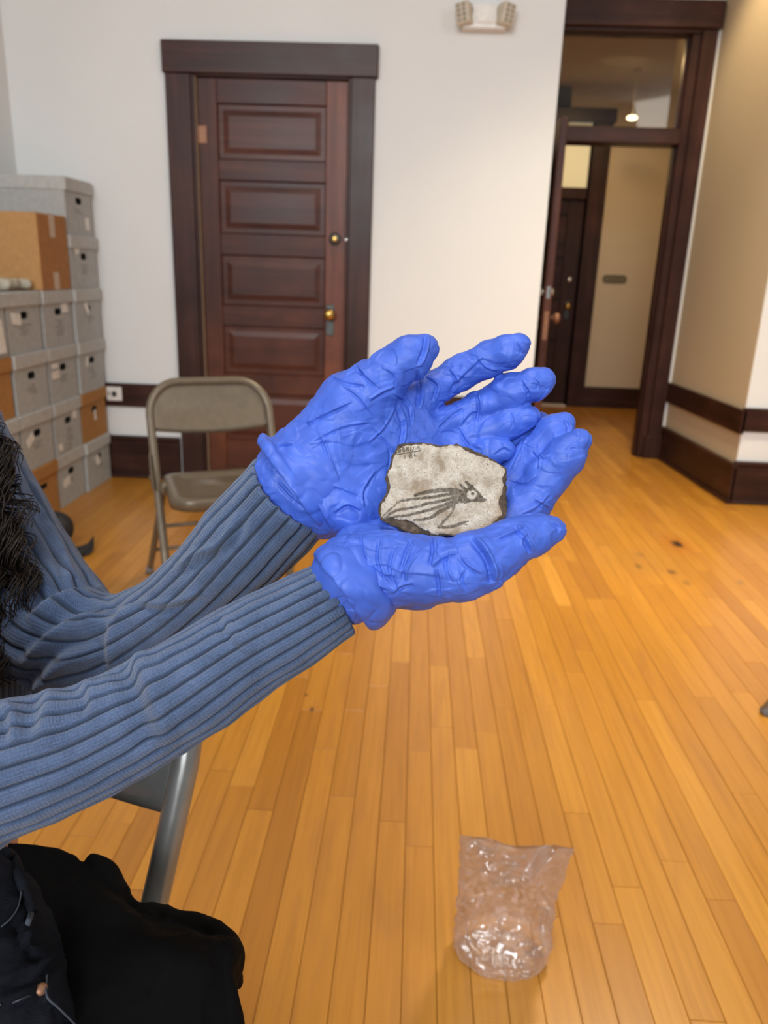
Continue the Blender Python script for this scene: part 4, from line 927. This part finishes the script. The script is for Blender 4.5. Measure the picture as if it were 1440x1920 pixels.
cr_near = [([(777, 1012), (765, 1040), (754, 1075)], 5, .0018), ([(813, 1003), (816, 1035), (810, 1062)], 5, .0020), ([(888, 1006), (910, 1030), (926, 1062), (929, 1095)], 8, .0034), ([(862, 1040), (880, 1060), (905, 1075)], 5, .0014), ([(822, 1065), (828, 1095), (829, 1122)], 5, .0018),
 ([(735, 1112), (750, 1098), (775, 1092)], 5, .0020), ([(644, 1084), (665, 1070), (690, 1056)], 4.5, .0016), ([(625, 1050), (655, 1052), (690, 1058)], 4.5, .0016), ([(672, 990), (655, 1015), (630, 1050)], 4.5, .0014), ([(680, 1000), (684, 1030), (690, 1052)], 4, .0012), ([(716, 1010), (712, 1050), (728, 1090)], 4.5, .0016),
 ([(745, 1025), (735, 1065), (748, 1100)], 4.5, .0014), ([(790, 1030), (765, 1062), (760, 1088)], 4.5, .0016), ([(700, 1060), (720, 1075), (742, 1078)], 4, .0012), ([(655, 1100), (690, 1092), (730, 1105)], 5, .0016), ([(640, 1020), (662, 1040), (690, 1042)], 4, .0011), ([(810, 1062), (830, 1045), (860, 1035)], 4.5, .0014), ([(845, 1035), (840, 1062), (850, 1090)], 4.5, .0013),
 ([(968, 985), (985, 1005), (1000, 1035)], 5, .0020), ([(990, 1040), (978, 1020), (985, 1000)], 4, .0013), ([(930, 1010), (955, 1000), (985, 985)], 4.5, .0014), ([(1030, 975), (1048, 985), (1052, 998)], 4, .0008), ([(870, 1110), (860, 1085), (872, 1065)], 4.5, .0013),
 ([(1003, 935), (1030, 950), (1042, 966)], 5, .0016), ([(975, 965), (1005, 950), (1030, 925)], 4.5, .0014), ([(1010, 850), (1020, 858), (1030, 850)], 3.5, .0010), ([(1060, 845), (1072, 838), (1085, 842)], 4, .0010), ([(1062, 785), (1070, 800), (1068, 812)], 4, .0016), ([(1000, 845), (1012, 860), (1010, 880)], 4, .0013), ([(990, 815), (975, 850), (960, 880)], 4, .0013), ([(955, 900), (985, 905), (1005, 890)], 4, .0011)]
def make_glove(cones, creases, seed, label):
    V, F = sdf_mesh(cones, .00056, .004, 3)
    N = vnormals(V, F); q = proj(V)
    s = seed*7.3; X = V*np.array([1, 1, 1.0])
    wx = X+.006*np.stack([pnoise(X*60+s), pnoise(X*60+s+11), pnoise(X*60+s+23)], 1)
    mk = np.clip(.5+1.6*pnoise(X*26+s+9), .12, 1); d = mk*(-.0030*np.abs(pnoise(wx*44+s))-.0010*np.abs(pnoise(wx*105+s+5)))+.0010*pnoise(X*34+s+2)+.0004
    for k_, (ax_, sc_, am_) in enumerate((((.40, 1.2, 1.3), 60, .00055), ((1.3, 1.1, .45), 56, .00055), ((.9, .45, 1.2), 80, .00040), ((.35, 1.3, .9), 120, .00024))):
        nn_ = pnoise(wx*np.array(ax_)*sc_+s+31*k_); m_ = np.clip(.35+2.0*pnoise(X*32+s+17*k_), 0, 1); d = d+am_*m_*np.tanh(nn_/.035)
    V2 = V+d[:, None]*N; N2 = vnormals(V2, F)
    V2 = V2+(.85*crease_px(V2, N2, [(p_, w_*.62, a_*1.1) for p_, w_, a_ in creases]))[:, None]*N2
    g = pchild('glove', V2, F, 'glove'); g['label'] = label
    return g
gf = make_glove(Hf, cr_far, 1, 'wrinkled blue nitrile glove on the upper, farther hand')
gn = make_glove(Hn, cr_near, 2, 'wrinkled blue nitrile glove on the lower, nearer hand under the stone')
# cuffs: lofted rings given by their two silhouette ends
def ring(A, B, d, rv, n, lobe=0.0):
    a, b = at(*A, d), at(*B, d); mid, e1 = (a+b)/2, (a-b)/2; e2 = ray((A[0]+B[0])/2, (A[1]+B[1])/2); e2 = e2/np.linalg.norm(e2); e2 = e2-_n(e1)*(e2@_n(e1)); th = np.linspace(0, 2*np.pi, n, endpoint=False)
    return mid+np.cos(th)[:, None]*e1+np.sin(th)[:, None]*e2*rv*(1+lobe*np.cos(th))[:, None]
def loft(rings, sub):
    R = np.stack(rings); n = R.shape[1]; P = spline(R.reshape(len(R), -1), sub).reshape(sub, n, 3); V = P.reshape(-1, 3); i, j = np.meshgrid(np.arange(sub-1), np.arange(n), indexing='ij'); j2 = (j+1) % n
    return V, np.stack([i*n+j, (i+1)*n+j, (i+1)*n+j2, i*n+j2], -1).reshape(-1, 4)
def cuff(rings, par, seed, label):
    V, F = loft(rings, 70); N = vnormals(V, F); s = seed*3.1
    V = V+(.0011*(ridge(V*np.array([70, 70, 70])+s, 3)-.3)+.0010*pnoise(V*90+s))[:, None]*N
    c_ = V.mean(0); o = np_mesh('cuff', V-PL, F, 'glove', par, True); o.modifiers.new('thickness', 'SOLIDIFY').thickness = .0006; o['label'] = label; return o
n_ = 220
cuff([ring((585, 775), (672, 985), .560, .030, n_), ring((556, 790), (655, 990), .561, .0335, n_), ring((528, 812), (640, 997), .562, .0365, n_), ring((508, 822), (630, 1000), .562, .038, n_), ring((494, 815), (622, 1001), .561, .0385, n_), ring((486, 822), (612, 1003), .560, .039, n_), ring((484, 832), (606, 1000), .560, .0385, n_), ring((490, 838), (606, 992), .561, .037, n_), ring((498, 840), (608, 985), .562, .036, n_)], gf, 1, 'rolled open glove cuff over the knitted sleeve')
cuff([ring((690, 1010), (745, 1128), .499, .024, n_), ring((662, 1008), (742, 1142), .497, .028, n_), ring((635, 1012), (735, 1154), .495, .0315, n_), ring((612, 1020), (722, 1168), .494, .034, n_, .15), ring((599, 1028), (708, 1178), .494, .035, n_, .2), ring((591, 1038), (694, 1178), .494, .0352, n_, .2), ring((593, 1048), (686, 1168), .494, .034, n_, .15), ring((603, 1054), (682, 1154), .495, .032, n_)], gn, 2, 'loose flared glove cuff hanging open below the wrist')

# ---- sweater sleeves and torso
def sleeve(path, nu, ribs, fold, name, parent, phase=0.0, spr=14, label=None, lines=()):
    """path rows: x, y, z, r (world). ribbed knit tube with folds"""
    P = spline(np.array(path), nu); C_, R_ = P[:, :3], P[:, 3]; n = ribs*spr
    T = np.gradient(C_, axis=0); L_ = np.r_[0, np.cumsum(np.linalg.norm(np.diff(C_, axis=0), axis=1))]; T /= np.linalg.norm(T, axis=1)[:, None]
    N = np.zeros_like(C_); up = -ray(*proj(C_[0])[:2]); N[0] = _n(up-T[0]*(up@T[0]))
    for i in range(1, nu): N[i] = _n(N[i-1]-T[i]*(N[i-1]@T[i]))
    B = np.cross(T, N); th = 2*np.pi*(np.arange(n)+.5)/n+phase
    dirv = np.cos(th)[None, :, None]*N[:, None]+np.sin(th)[None, :, None]*B[:, None]
    base = C_[:, None]+R_[:, None, None]*dirv
    fl = base.reshape(-1, 3); wob = pnoise(fl*22).reshape(nu, n)
    ph = ((np.arange(n)/spr)[None, :]+.16*pnoise(np.c_[fl[:, 0]*14, fl[:, 1]*14, fl[:, 2]*14]).reshape(nu, n)) % 1.0
    g = np.minimum(ph, 1-ph); groove = np.exp(-(g/.095)**2)
    h = -.0027*groove+.0003*np.cos(2*np.pi*(ph-.5))+.0022*wob+.0012*pnoise(fl*55+4).reshape(nu, n)
    for s0, wd, amp, tc, tw in fold:                                 # fold rings at arclength s0 round angle tc
        a = np.angle(np.exp(1j*(th-tc))); sk = s0+.010*np.sin(2*a)[None, :]
        x_ = (L_[:, None]-sk)/wd; h = h+amp*np.exp(-(a/tw)**2)[None, :]*(np.exp(-x_**2)-.8*np.exp(-((x_-1.9)/1.2)**2))
    V = (base+h[:, :, None]*dirv)
    # turn the cuff edge inward so that the knit has a visible thickness
    edge = []
    for k, (sh_, al) in enumerate(((.0012, .0016), (.0035, .0016), (.0038, -.004), (.0042, -.018))): edge.append(V[-1]-dirv[-1]*sh_+T[-1]*al)
    V = np.concatenate([V, np.stack(edge)], 0); nu2 = nu+4
    rib = np.concatenate([1-groove, np.repeat((1-groove)[-1:], 4, 0)], 0)
    u = np.r_[L_, [L_[-1]+.002]*4]; UV_ = np.stack([np.repeat(u[:, None], n, 1), np.repeat((np.arange(n)/n)[None], nu2, 0)], -1).reshape(-1, 2)
    i, j = np.meshgrid(np.arange(nu2-1), np.arange(n), indexing='ij'); j2 = (j+1) % n
    F = np.stack([i*n+j, i*n+j2, (i+1)*n+j2, (i+1)*n+j], -1).reshape(-1, 4)
    V = V.reshape(-1, 3); Nv = np.concatenate([dirv.reshape(-1, 3), np.zeros((4*n, 3))])
    if lines: V = V+crease_px(V, Nv, lines)[:, None]*Nv
    o = pchild(name, V, F, 'knit', parent, attrs={'rib': rib.ravel()}, uv=UV_)
    if label: o['label'] = label
    return o
W4 = lambda rows: [tuple(at(a, b, c))+(r,) for a, b, c, r in rows]
SHF, SHN = (-.475, .765, .945), (-.50, .43, .955)
far_path = [(-.488, .665, .980, .050), (-.482, .745, .955, .062)]+W4([(-112, 815, .795, .061), (-48, 930, .765, .058), (22, 1060, .725, .056), (80, 1150, .695, .055), (142, 1203, .675, .051), (225, 1205, .66, .042), (310, 1160, .64, .036), (388, 1098, .615, .036), (468, 1012, .585, .0375), (550, 925, .562, .0368)])
near_path = [(-.490, .545, .985, .050), SHN+(.064,), tuple(at(-300, 1330, .46))+(.058,), tuple(at(-185, 1490, .474))+(.054,)]+W4([(-90, 1478, .478, .048), (-10, 1447, .48, .0432), (80, 1420, .482, .040), (178, 1385, .485, .0358), (312, 1315, .488, .0338), (390, 1265, .491, .0330), (470, 1213, .494, .0312), (560, 1164, .498, .0282), (628, 1126, .502, .0258)])
# torso
tz = np.linspace(0, 1, 90); TW = spline(np.array([(-.485, .585, .600, .115, .150), (-.475, .585, .66, .115, .155), (-.46, .59, .76, .115, .155), (-.465, .595, .88, .115, .17), (-.485, .60, .96, .105, .175), (-.49, .60, 1.01, .085, .13), (-.485, .60, 1.04, .062, .075), (-.48, .60, 1.055, .058, .066)]), 90)
nr, spr = 84, 8; n = nr*spr; th = 2*np.pi*np.arange(n)/n; V = np.zeros((90, n, 3)); ph = (np.arange(n)/spr) % 1; g = np.minimum(ph, 1-ph); gr = np.exp(-(g/.14)**2)
for i_ in range(90):
    x_, y_, z_, a_, b_ = TW[i_]; V[i_] = np.stack([x_+(a_-.0018*gr)*np.cos(th), y_+(b_-.0018*gr)*np.sin(th), np.full(n, z_)], 1)
fl = V.reshape(-1, 3); fl = fl+.006*pnoise(fl*16)[:, None]*np.stack([np.cos(np.tile(th, 90)), np.sin(np.tile(th, 90)), np.zeros(len(fl))], 1)
i, j = np.meshgrid(np.arange(89), np.arange(n), indexing='ij'); j2 = (j+1) % n; F = np.stack([i*n+j, i*n+j2, (i+1)*n+j2, (i+1)*n+j], -1).reshape(-1, 4)
UVt = np.stack([np.repeat(TW[:, 2][:, None], n, 1), np.repeat((np.arange(n)/n*3)[None], 90, 0)], -1).reshape(-1, 2)
sw = pchild('sweater', fl, F, 'knit', attrs={'rib': np.tile(1-gr, 90)}, uv=UVt)
sleeve(far_path, 420, 20, [], 'sleeve', sw, .1, label='ribbed sleeve of the upper, farther arm', lines=[([(205, 1140), (165, 1118), (110, 1128), (50, 1165)], 13, .009), ([(215, 1160), (160, 1165), (100, 1195), (40, 1250)], 14, .009), ([(190, 1225), (130, 1235), (85, 1275), (50, 1310)], 14, .008), ([(250, 1130), (222, 1165), (210, 1215), (215, 1260)], 14, .005),
  ([(330, 1070), (370, 1040), (420, 1015), (450, 960)], 9, .0035), ([(260, 1130), (320, 1130), (380, 1110)], 8, .0035), ([(60, 900), (85, 960), (120, 1040), (140, 1100)], 8, .003)])
sleeve(near_path, 520, 22, [], 'sleeve', sw, .05, label='ribbed sleeve of the lower, nearer arm', lines=[([(238, 1195), (262, 1238), (286, 1290), (303, 1345), (312, 1400)], 24, .0055), ([(70, 1270), (95, 1305), (92, 1350), (80, 1400)], 22, .005), ([(150, 1265), (175, 1300), (180, 1350)], 15, .003), ([(0, 1320), (25, 1340), (30, 1400)], 14, .004), ([(420, 1150), (440, 1190), (470, 1225)], 10, .002)])

# ---- body under the clothes (one surface), with a head out of the picture at the left
HC = np.array([-.465, .60, 1.215])
body = wchain([(-.48, .60, .56, .10), (-.475, .60, .70, .095), (-.48, .60, .85, .10), (-.488, .60, .95, .085), (-.488, .60, 1.02, .055), (-.48, .60, 1.10, .052), (-.47, .60, 1.14, .055)], .05)
body += wchain([(-.487, .60, .955, .07), (-.48, .72, .955, .055)], .04)+wchain([(-.487, .60, .955, .07), (-.50, .47, .955, .055)], .04)
body += [((-.485, .60, 1.235), .088, (-.455, .60, 1.225), .085, .02), ((-.46, .60, 1.18), .070, (-.425, .60, 1.135), .045, .03), ((-.435, .60, 1.175), .05, (-.405, .60, 1.130), .030, .02)]
body += [((-.377, .60, 1.225), .008, (-.358, .60, 1.188), .012, .012), ((-.380, .617, 1.182), .006, (-.368, .605, 1.186), .008, .008), ((-.380, .583, 1.182), .006, (-.368, .595, 1.186), .008, .008)]   # nose
body += [((-.385, .582, 1.160), .008, (-.385, .618, 1.160), .008, .008), ((-.386, .585, 1.149), .008, (-.386, .615, 1.149), .008, .008), ((-.395, .6, 1.118), .018, (-.40, .6, 1.118), .018, .02)]
for s_ in (-1, 1): body += [((-.47, .60+s_*.083, 1.215), .010, (-.475, .60+s_*.088, 1.185), .008, .01), ((-.475, .60+s_*.088, 1.222), .012, (-.482, .60+s_*.090, 1.205), .010, .01), ((-.390, .60+s_*.045, 1.237), .010, (-.382, .60+s_*.018, 1.236), .009, .012)]
for pth in (far_path, near_path):
    pp = [np.array(p_) for p_ in pth]
    for a, b in zip(pp, pp[1:]): body.append((a[:3], a[3]-.016, b[:3], b[3]-.016, .008))
body += [(at(634, 1118, .50), .0165, at(684, 1082, .502), .018, .01), (at(550, 925, .562), .022, at(600, 880, .566), .022, .01)]
V, F = sdf_mesh(body, .0042, .01, 2)
bo = pchild('body', V, F, 'skin')
fx = lambda y_, z_: V[np.argsort(np.hypot(V[:, 1]-y_, V[:, 2]-z_)+(V[:, 0] < -.43)*1.0)[0], 0]      # front of the face at a given width and height
for s_ in (-1, 1):
    ye = .60+s_*.031; ex = fx(ye, 1.213)-.0085
    e_ = lathe('eye', 'eye', [(.002, -.0118), (.008, -.009), (.012, 0), (.0085, .0088), (.0055, .0108), (.002, .0119)], bo, (ex+.46, ye-.57, 1.213-.45), 'x', 18)
    lathe('iris', 'hole', [(.0056, .0098), (.0054, .0112), (.002, .0124)], e_, (ex+.46, ye-.57, 1.213-.45), 'x', 16)
    tube('eyebrow', 'hair', np.array([(fx(.60+s_*a_, z_)+.0015, .60+s_*a_, z_) for a_, z_ in ((.012, 1.232), (.022, 1.237), (.034, 1.238), (.046, 1.232))])-PL, [.0022, .0032, .003, .0015], bo, 8)
    tube('eyelid', 'skin', np.array([(ex+.0125-.10*abs(a_-.031), .60+s_*a_, 1.213+.0068-14*(a_-.031)**2) for a_ in (.019, .025, .031, .037, .043)])-PL, [.0016, .003, .0034, .003, .0016], bo, 8)
for zz, rr in ((1.1585, .0042), (1.1505, .0052)):
    tube('lip', 'lip', np.array([(fx(.60+a_, zz)+.0002-abs(a_)*.08, .60+a_, zz+(.002 if rr < .005 else -.001)*(1-abs(a_)/.022)) for a_ in (-.022, -.014, -.005, 0, .005, .014, .022)])-PL, [.0012, rr*.8, rr, rr*.95, rr, rr*.8, .0012], bo, 10)
# jeans
JN = chain([(-95, 1700, .575, 120), (-70, 1765, .565, 130), (-30, 1860, .550, 132), (5, 1965, .525, 138)], .02)
JN += wchain([(-.49, .50, .55, .09), (-.51, .62, .54, .08)], .05)
JN += wchain([(-.44, .50, .53, .075), (-.30, .50, .496, .056), (-.205, .50, .490, .050), (-.21, .50, .30, .046), (-.21, .50, .10, .042)], .03)
JN += wchain([(-.46, .60, .52, .070), (-.34, .565, .485, .050), (-.265, .55, .475, .046), (-.265, .55, .30, .044), (-.265, .55, .10, .040)], .03)
V, F = sdf_mesh(JN, .0035, .01, 2); N = vnormals(V, F)
V = V+(.004*pnoise(V*18)+.0035*(ridge(V*np.array([34, 26, 30]), 3)-.3))[:, None]*N; N = vnormals(V, F)
V = V+crease_px(V, N, [([(-5, 1845), (40, 1825), (80, 1810), (98, 1765)], 8, .006), ([(0, 1740), (28, 1705), (40, 1670)], 4, .003), ([(35, 1715), (50, 1770), (80, 1800)], 6, .004), ([(0, 1885), (40, 1868), (72, 1852)], 4, .003), ([(88, 1835), (86, 1872), (120, 1900), (150, 1935)], 4, .0035), ([(98, 1765), (94, 1790), (78, 1812)], 4, .003), ([(40, 1800), (48, 1760), (45, 1730)], 6, .003)])[:, None]*N
je = pchild('jeans', V, F, 'denim')
# drop a point of the picture on to the jeans surface
PJ = proj(V)
def on_j(px, py, lift=.001):
    d = np.hypot(PJ[:, 0]-px, PJ[:, 1]-py); id_ = np.where(d < 6)[0]
    if not len(id_): id_ = np.argsort(d)[:12]
    k = id_[np.argmin(PJ[id_, 2])]; return at(px, py, PJ[k, 2]-lift)
def strip(name, pts, r, mats): 
    P_ = spline(np.array([on_j(*p_) for p_ in pts]), 40); return tube(name, mats, P_-PL, r, je, 8)
strip('waistband', [(10, 1598), (24, 1608), (36, 1640), (46, 1670), (55, 1695), (60, 1712)], .0042, 'denim')
strip('belt_loop', [(58, 1714), (54, 1726), (50, 1740)], .0022, 'stitch')
strip('seam', [(2, 1738), (20, 1722), (34, 1700), (40, 1672)], .0006, 'stitch'); strip('seam', [(0, 1884), (25, 1872), (60, 1858)], .0006, 'stitch'); strip('seam', [(0, 1892), (25, 1880), (62, 1864)], .0006, 'stitch'); strip('seam', [(88, 1828), (88, 1868), (112, 1892), (145, 1925)], .0007, 'stitch')
rp = on_j(78, 1855, .001); nr_ = _n(CAM-rp)
bm = bmesh.new(); bmesh.ops.create_uvsphere(bm, u_segments=16, v_segments=10, radius=.0042)
for v in bm.verts: v.co.z *= .45
rv = bm_obj('rivet', bm, 'copper', je, True); rv.location = rp-PL; rv.rotation_euler = Vector(nr_).to_track_quat('Z', 'Y').to_euler(); rv['label'] = 'copper pocket rivet'
for yy in (.50, .555):
    V, F = sdf_mesh(wchain([(-.24, yy, .085, .040), (-.22, yy, .050, .040), (-.12, yy, .036, .035), (-.04, yy, .030, .028)], .02), .005); V[:, 2] = np.maximum(V[:, 2], .001); pchild('shoe', V, F, 'shoe')

# ---- black coat over the lap
rows = [[(18, 1640, .80), (100, 1650, .80), (170, 1680, .80), (205, 1700, .79), (225, 1720, .78), (240, 1750, .77), (330, 1770, .74), (400, 1790, .72), (440, 1815, .69)],
        [(14, 1590, .735), (100, 1594, .735), (152, 1621, .725), (175, 1607, .72), (212, 1625, .715), (229, 1660, .71), (240, 1693, .70), (330, 1712, .675), (436, 1752, .645)],
        [(20, 1625, .69), (100, 1640, .69), (165, 1650, .685), (195, 1665, .68), (222, 1690, .67), (250, 1715, .665), (330, 1740, .64), (385, 1760, .625), (448, 1772, .615)],
        [(30, 1700, .64), (110, 1710, .64), (180, 1715, .635), (230, 1725, .625), (270, 1740, .615), (310, 1755, .605), (365, 1770, .595), (410, 1775, .59), (440, 1790, .59)],
        [(60, 1790, .60), (130, 1790, .60), (200, 1790, .595), (250, 1790, .585), (300, 1795, .575), (340, 1800, .57), (375, 1810, .565), (415, 1820, .57), (432, 1830, .575)],
        [(90, 1880, .565), (150, 1880, .57), (210, 1880, .565), (260, 1880, .56), (305, 1885, .555), (345, 1890, .55), (380, 1895, .55), (420, 1895, .555), (446, 1890, .565)],
        [(120, 2000, .535), (170, 2000, .54), (220, 2000, .54), (270, 2000, .535), (310, 2000, .535), (350, 2000, .535), (390, 2000, .54), (425, 2000, .55), (450, 2000, .56)],
        [(120, 2200, .53), (170, 2200, .54), (220, 2200, .54), (270, 2200, .54), (310, 2200, .54), (350, 2200, .545), (390, 2200, .55), (425, 2200, .56), (448, 2200, .575)]]
G = np.array([[at(p_[0], p_[1], p_[2]*.95) for p_ in r_] for r_ in rows])
# a turned-back side so that the far edge hangs down behind the knees
G = np.concatenate([G, (G[:, -1:]+np.array([-.004, .012, -.05]))], 1)
U, Vn = 150, 150; A = spline(G.reshape(len(G), -1), U).reshape(U, G.shape[1], 3); A = np.stack([spline(A[i_], Vn) for i_ in range(U)])
V = A.reshape(-1, 3); i, j = np.meshgrid(np.arange(U-1), np.arange(Vn-1), indexing='ij'); F = np.stack([i*Vn+j, (i+1)*Vn+j, (i+1)*Vn+j+1, i*Vn+j+1], -1).reshape(-1, 4)
N = vnormals(V, F); V = V+(.003*pnoise(V*24)+.002*(ridge(V*30, 3)-.3))[:, None]*N
co = tag(np_mesh('coat', V, F, 'coat'), 'black coat draped over the lap of the seated person', 'coat'); md = co.modifiers.new('thickness', 'SOLIDIFY'); md.thickness = .005; md.offset = 0

# ---- hair: curled locks hanging in front of the far shoulder, plus the mass on the head
cu = bpy.data.curves.new('hair', 'CURVE'); cu.dimensions = '3D'; cu.bevel_depth = .0010; cu.bevel_resolution = 0; cu.resolution_u = 1
def lock(path, rad, turns, strands, spread, seed):
    r_ = np.random.RandomState(seed); P = spline(np.array(path), 120); T = np.gradient(P, axis=0); T /= np.linalg.norm(T, axis=1)[:, None]; a0 = r_.rand()*6.28
    N = np.cross(T, np.array([.3, 1, .2])); N /= np.linalg.norm(N, axis=1)[:, None]; B = np.cross(T, N); s_ = np.linspace(0, 1, 120)
    for k in range(strands):
        dx = r_.normal(size=2)*spread; am = rad*np.clip(s_*2.2, .15, 1)*(1+.25*r_.normal()); ph_ = a0+turns*2*np.pi*s_*(1+.012*r_.normal())+r_.normal()*.35
        e = int(120*(1-.10*r_.rand()))
        Q = P+(am*np.cos(ph_)+dx[0]*(.4+s_))[:, None]*N+(am*np.sin(ph_)+dx[1]*(.4+s_))[:, None]*B
        sp2 = cu.splines.new('POLY'); sp2.points.add(e-1); sp2.points.foreach_set('co', np.c_[Q[:e]-PL, np.ones(e)].ravel()); sp2.points.foreach_set('radius', np.linspace(1, .45, e))
r_ = np.random.RandomState(5); root = np.array([-.475, .63, 1.26])
tips = [(10, 880, .655), (28, 905, .66), (-20, 960, .65), (45, 1000, .655), (20, 1050, .65), (50, 1090, .65), (30, 1130, .648), (68, 1150, .645), (20, 1180, .645), (55, 1170, .64), (5, 1230, .645), (-10, 1280, .645), (12, 1290, .64), (-40, 1200, .64), (-60, 1100, .65), (-40, 1000, .65), (-80, 1250, .64), (-30, 1150, .642), (0, 1100, .648), (-60, 1300, .63), (35, 950, .66), (10, 1010, .652), (-100, 1150, .64), (-120, 1300, .62)]
for k, tp_ in enumerate(tips):
    e = at(tp_[0]+14, tp_[1], tp_[2]); st_ = root+np.array([r_.normal()*.03, r_.normal()*.045, r_.normal()*.03]); md_ = np.array([-.445+r_.normal()*.012, .655+r_.normal()*.03, 1.10]); m2 = .3*md_+.7*e+np.array([-.022, 0, .03])+r_.normal(size=3)*.008
    lock([st_, md_+np.array([-.02, 0, .06]), md_, m2, e], .0065+.003*r_.rand(), 10.0+4*r_.rand(), 44, .0022, 100+k)
for k in range(100):     # rest of the hair round the head
    a = r_.uniform(.85, 5.45); dirv = np.array([math.cos(a), math.sin(a), 0]); top = HC+np.array([-.015, 0, .137])+r_.normal(size=3)*np.array([.02, .012, .004]); side = HC+dirv*np.array([.112, .108, 0])+np.array([-.02, 0, .0]); low = side+dirv*.03+np.array([-.03, 0, -.12]); end = low+dirv*.02+np.array([-.02, r_.normal()*.02, -.12-.06*r_.rand()])
    lock([top, HC+dirv*np.array([.088, .080, 0])+np.array([-.018, 0, .098]), side+np.array([0, 0, .045]), side, low, end], .006, 8, 14, .005, 300+k)
tmp = bpy.data.objects.new('hair_curves', cu); COL.objects.link(tmp); me = bpy.data.meshes.new_from_object(tmp.evaluated_get(bpy.context.evaluated_depsgraph_get())); bpy.data.objects.remove(tmp); me.name = 'hair'; me.materials.clear(); ho = link('hair', me, 'hair', person, True); ho['kind'] = 'stuff'; ho['label'] = 'dark brown curly hair hanging over the sweater'
# close cap of hair so that the skull is covered
V, F = sdf_mesh([((-.495, .60, 1.245), .096, (-.472, .60, 1.265), .090, .02), ((-.515, .60, 1.18), .07, (-.53, .60, 1.10), .06, .03)], .005); V += .003*pnoise(V*60)[:, None]*vnormals(V, F)
pchild('hair_cap', V, F, 'hair')
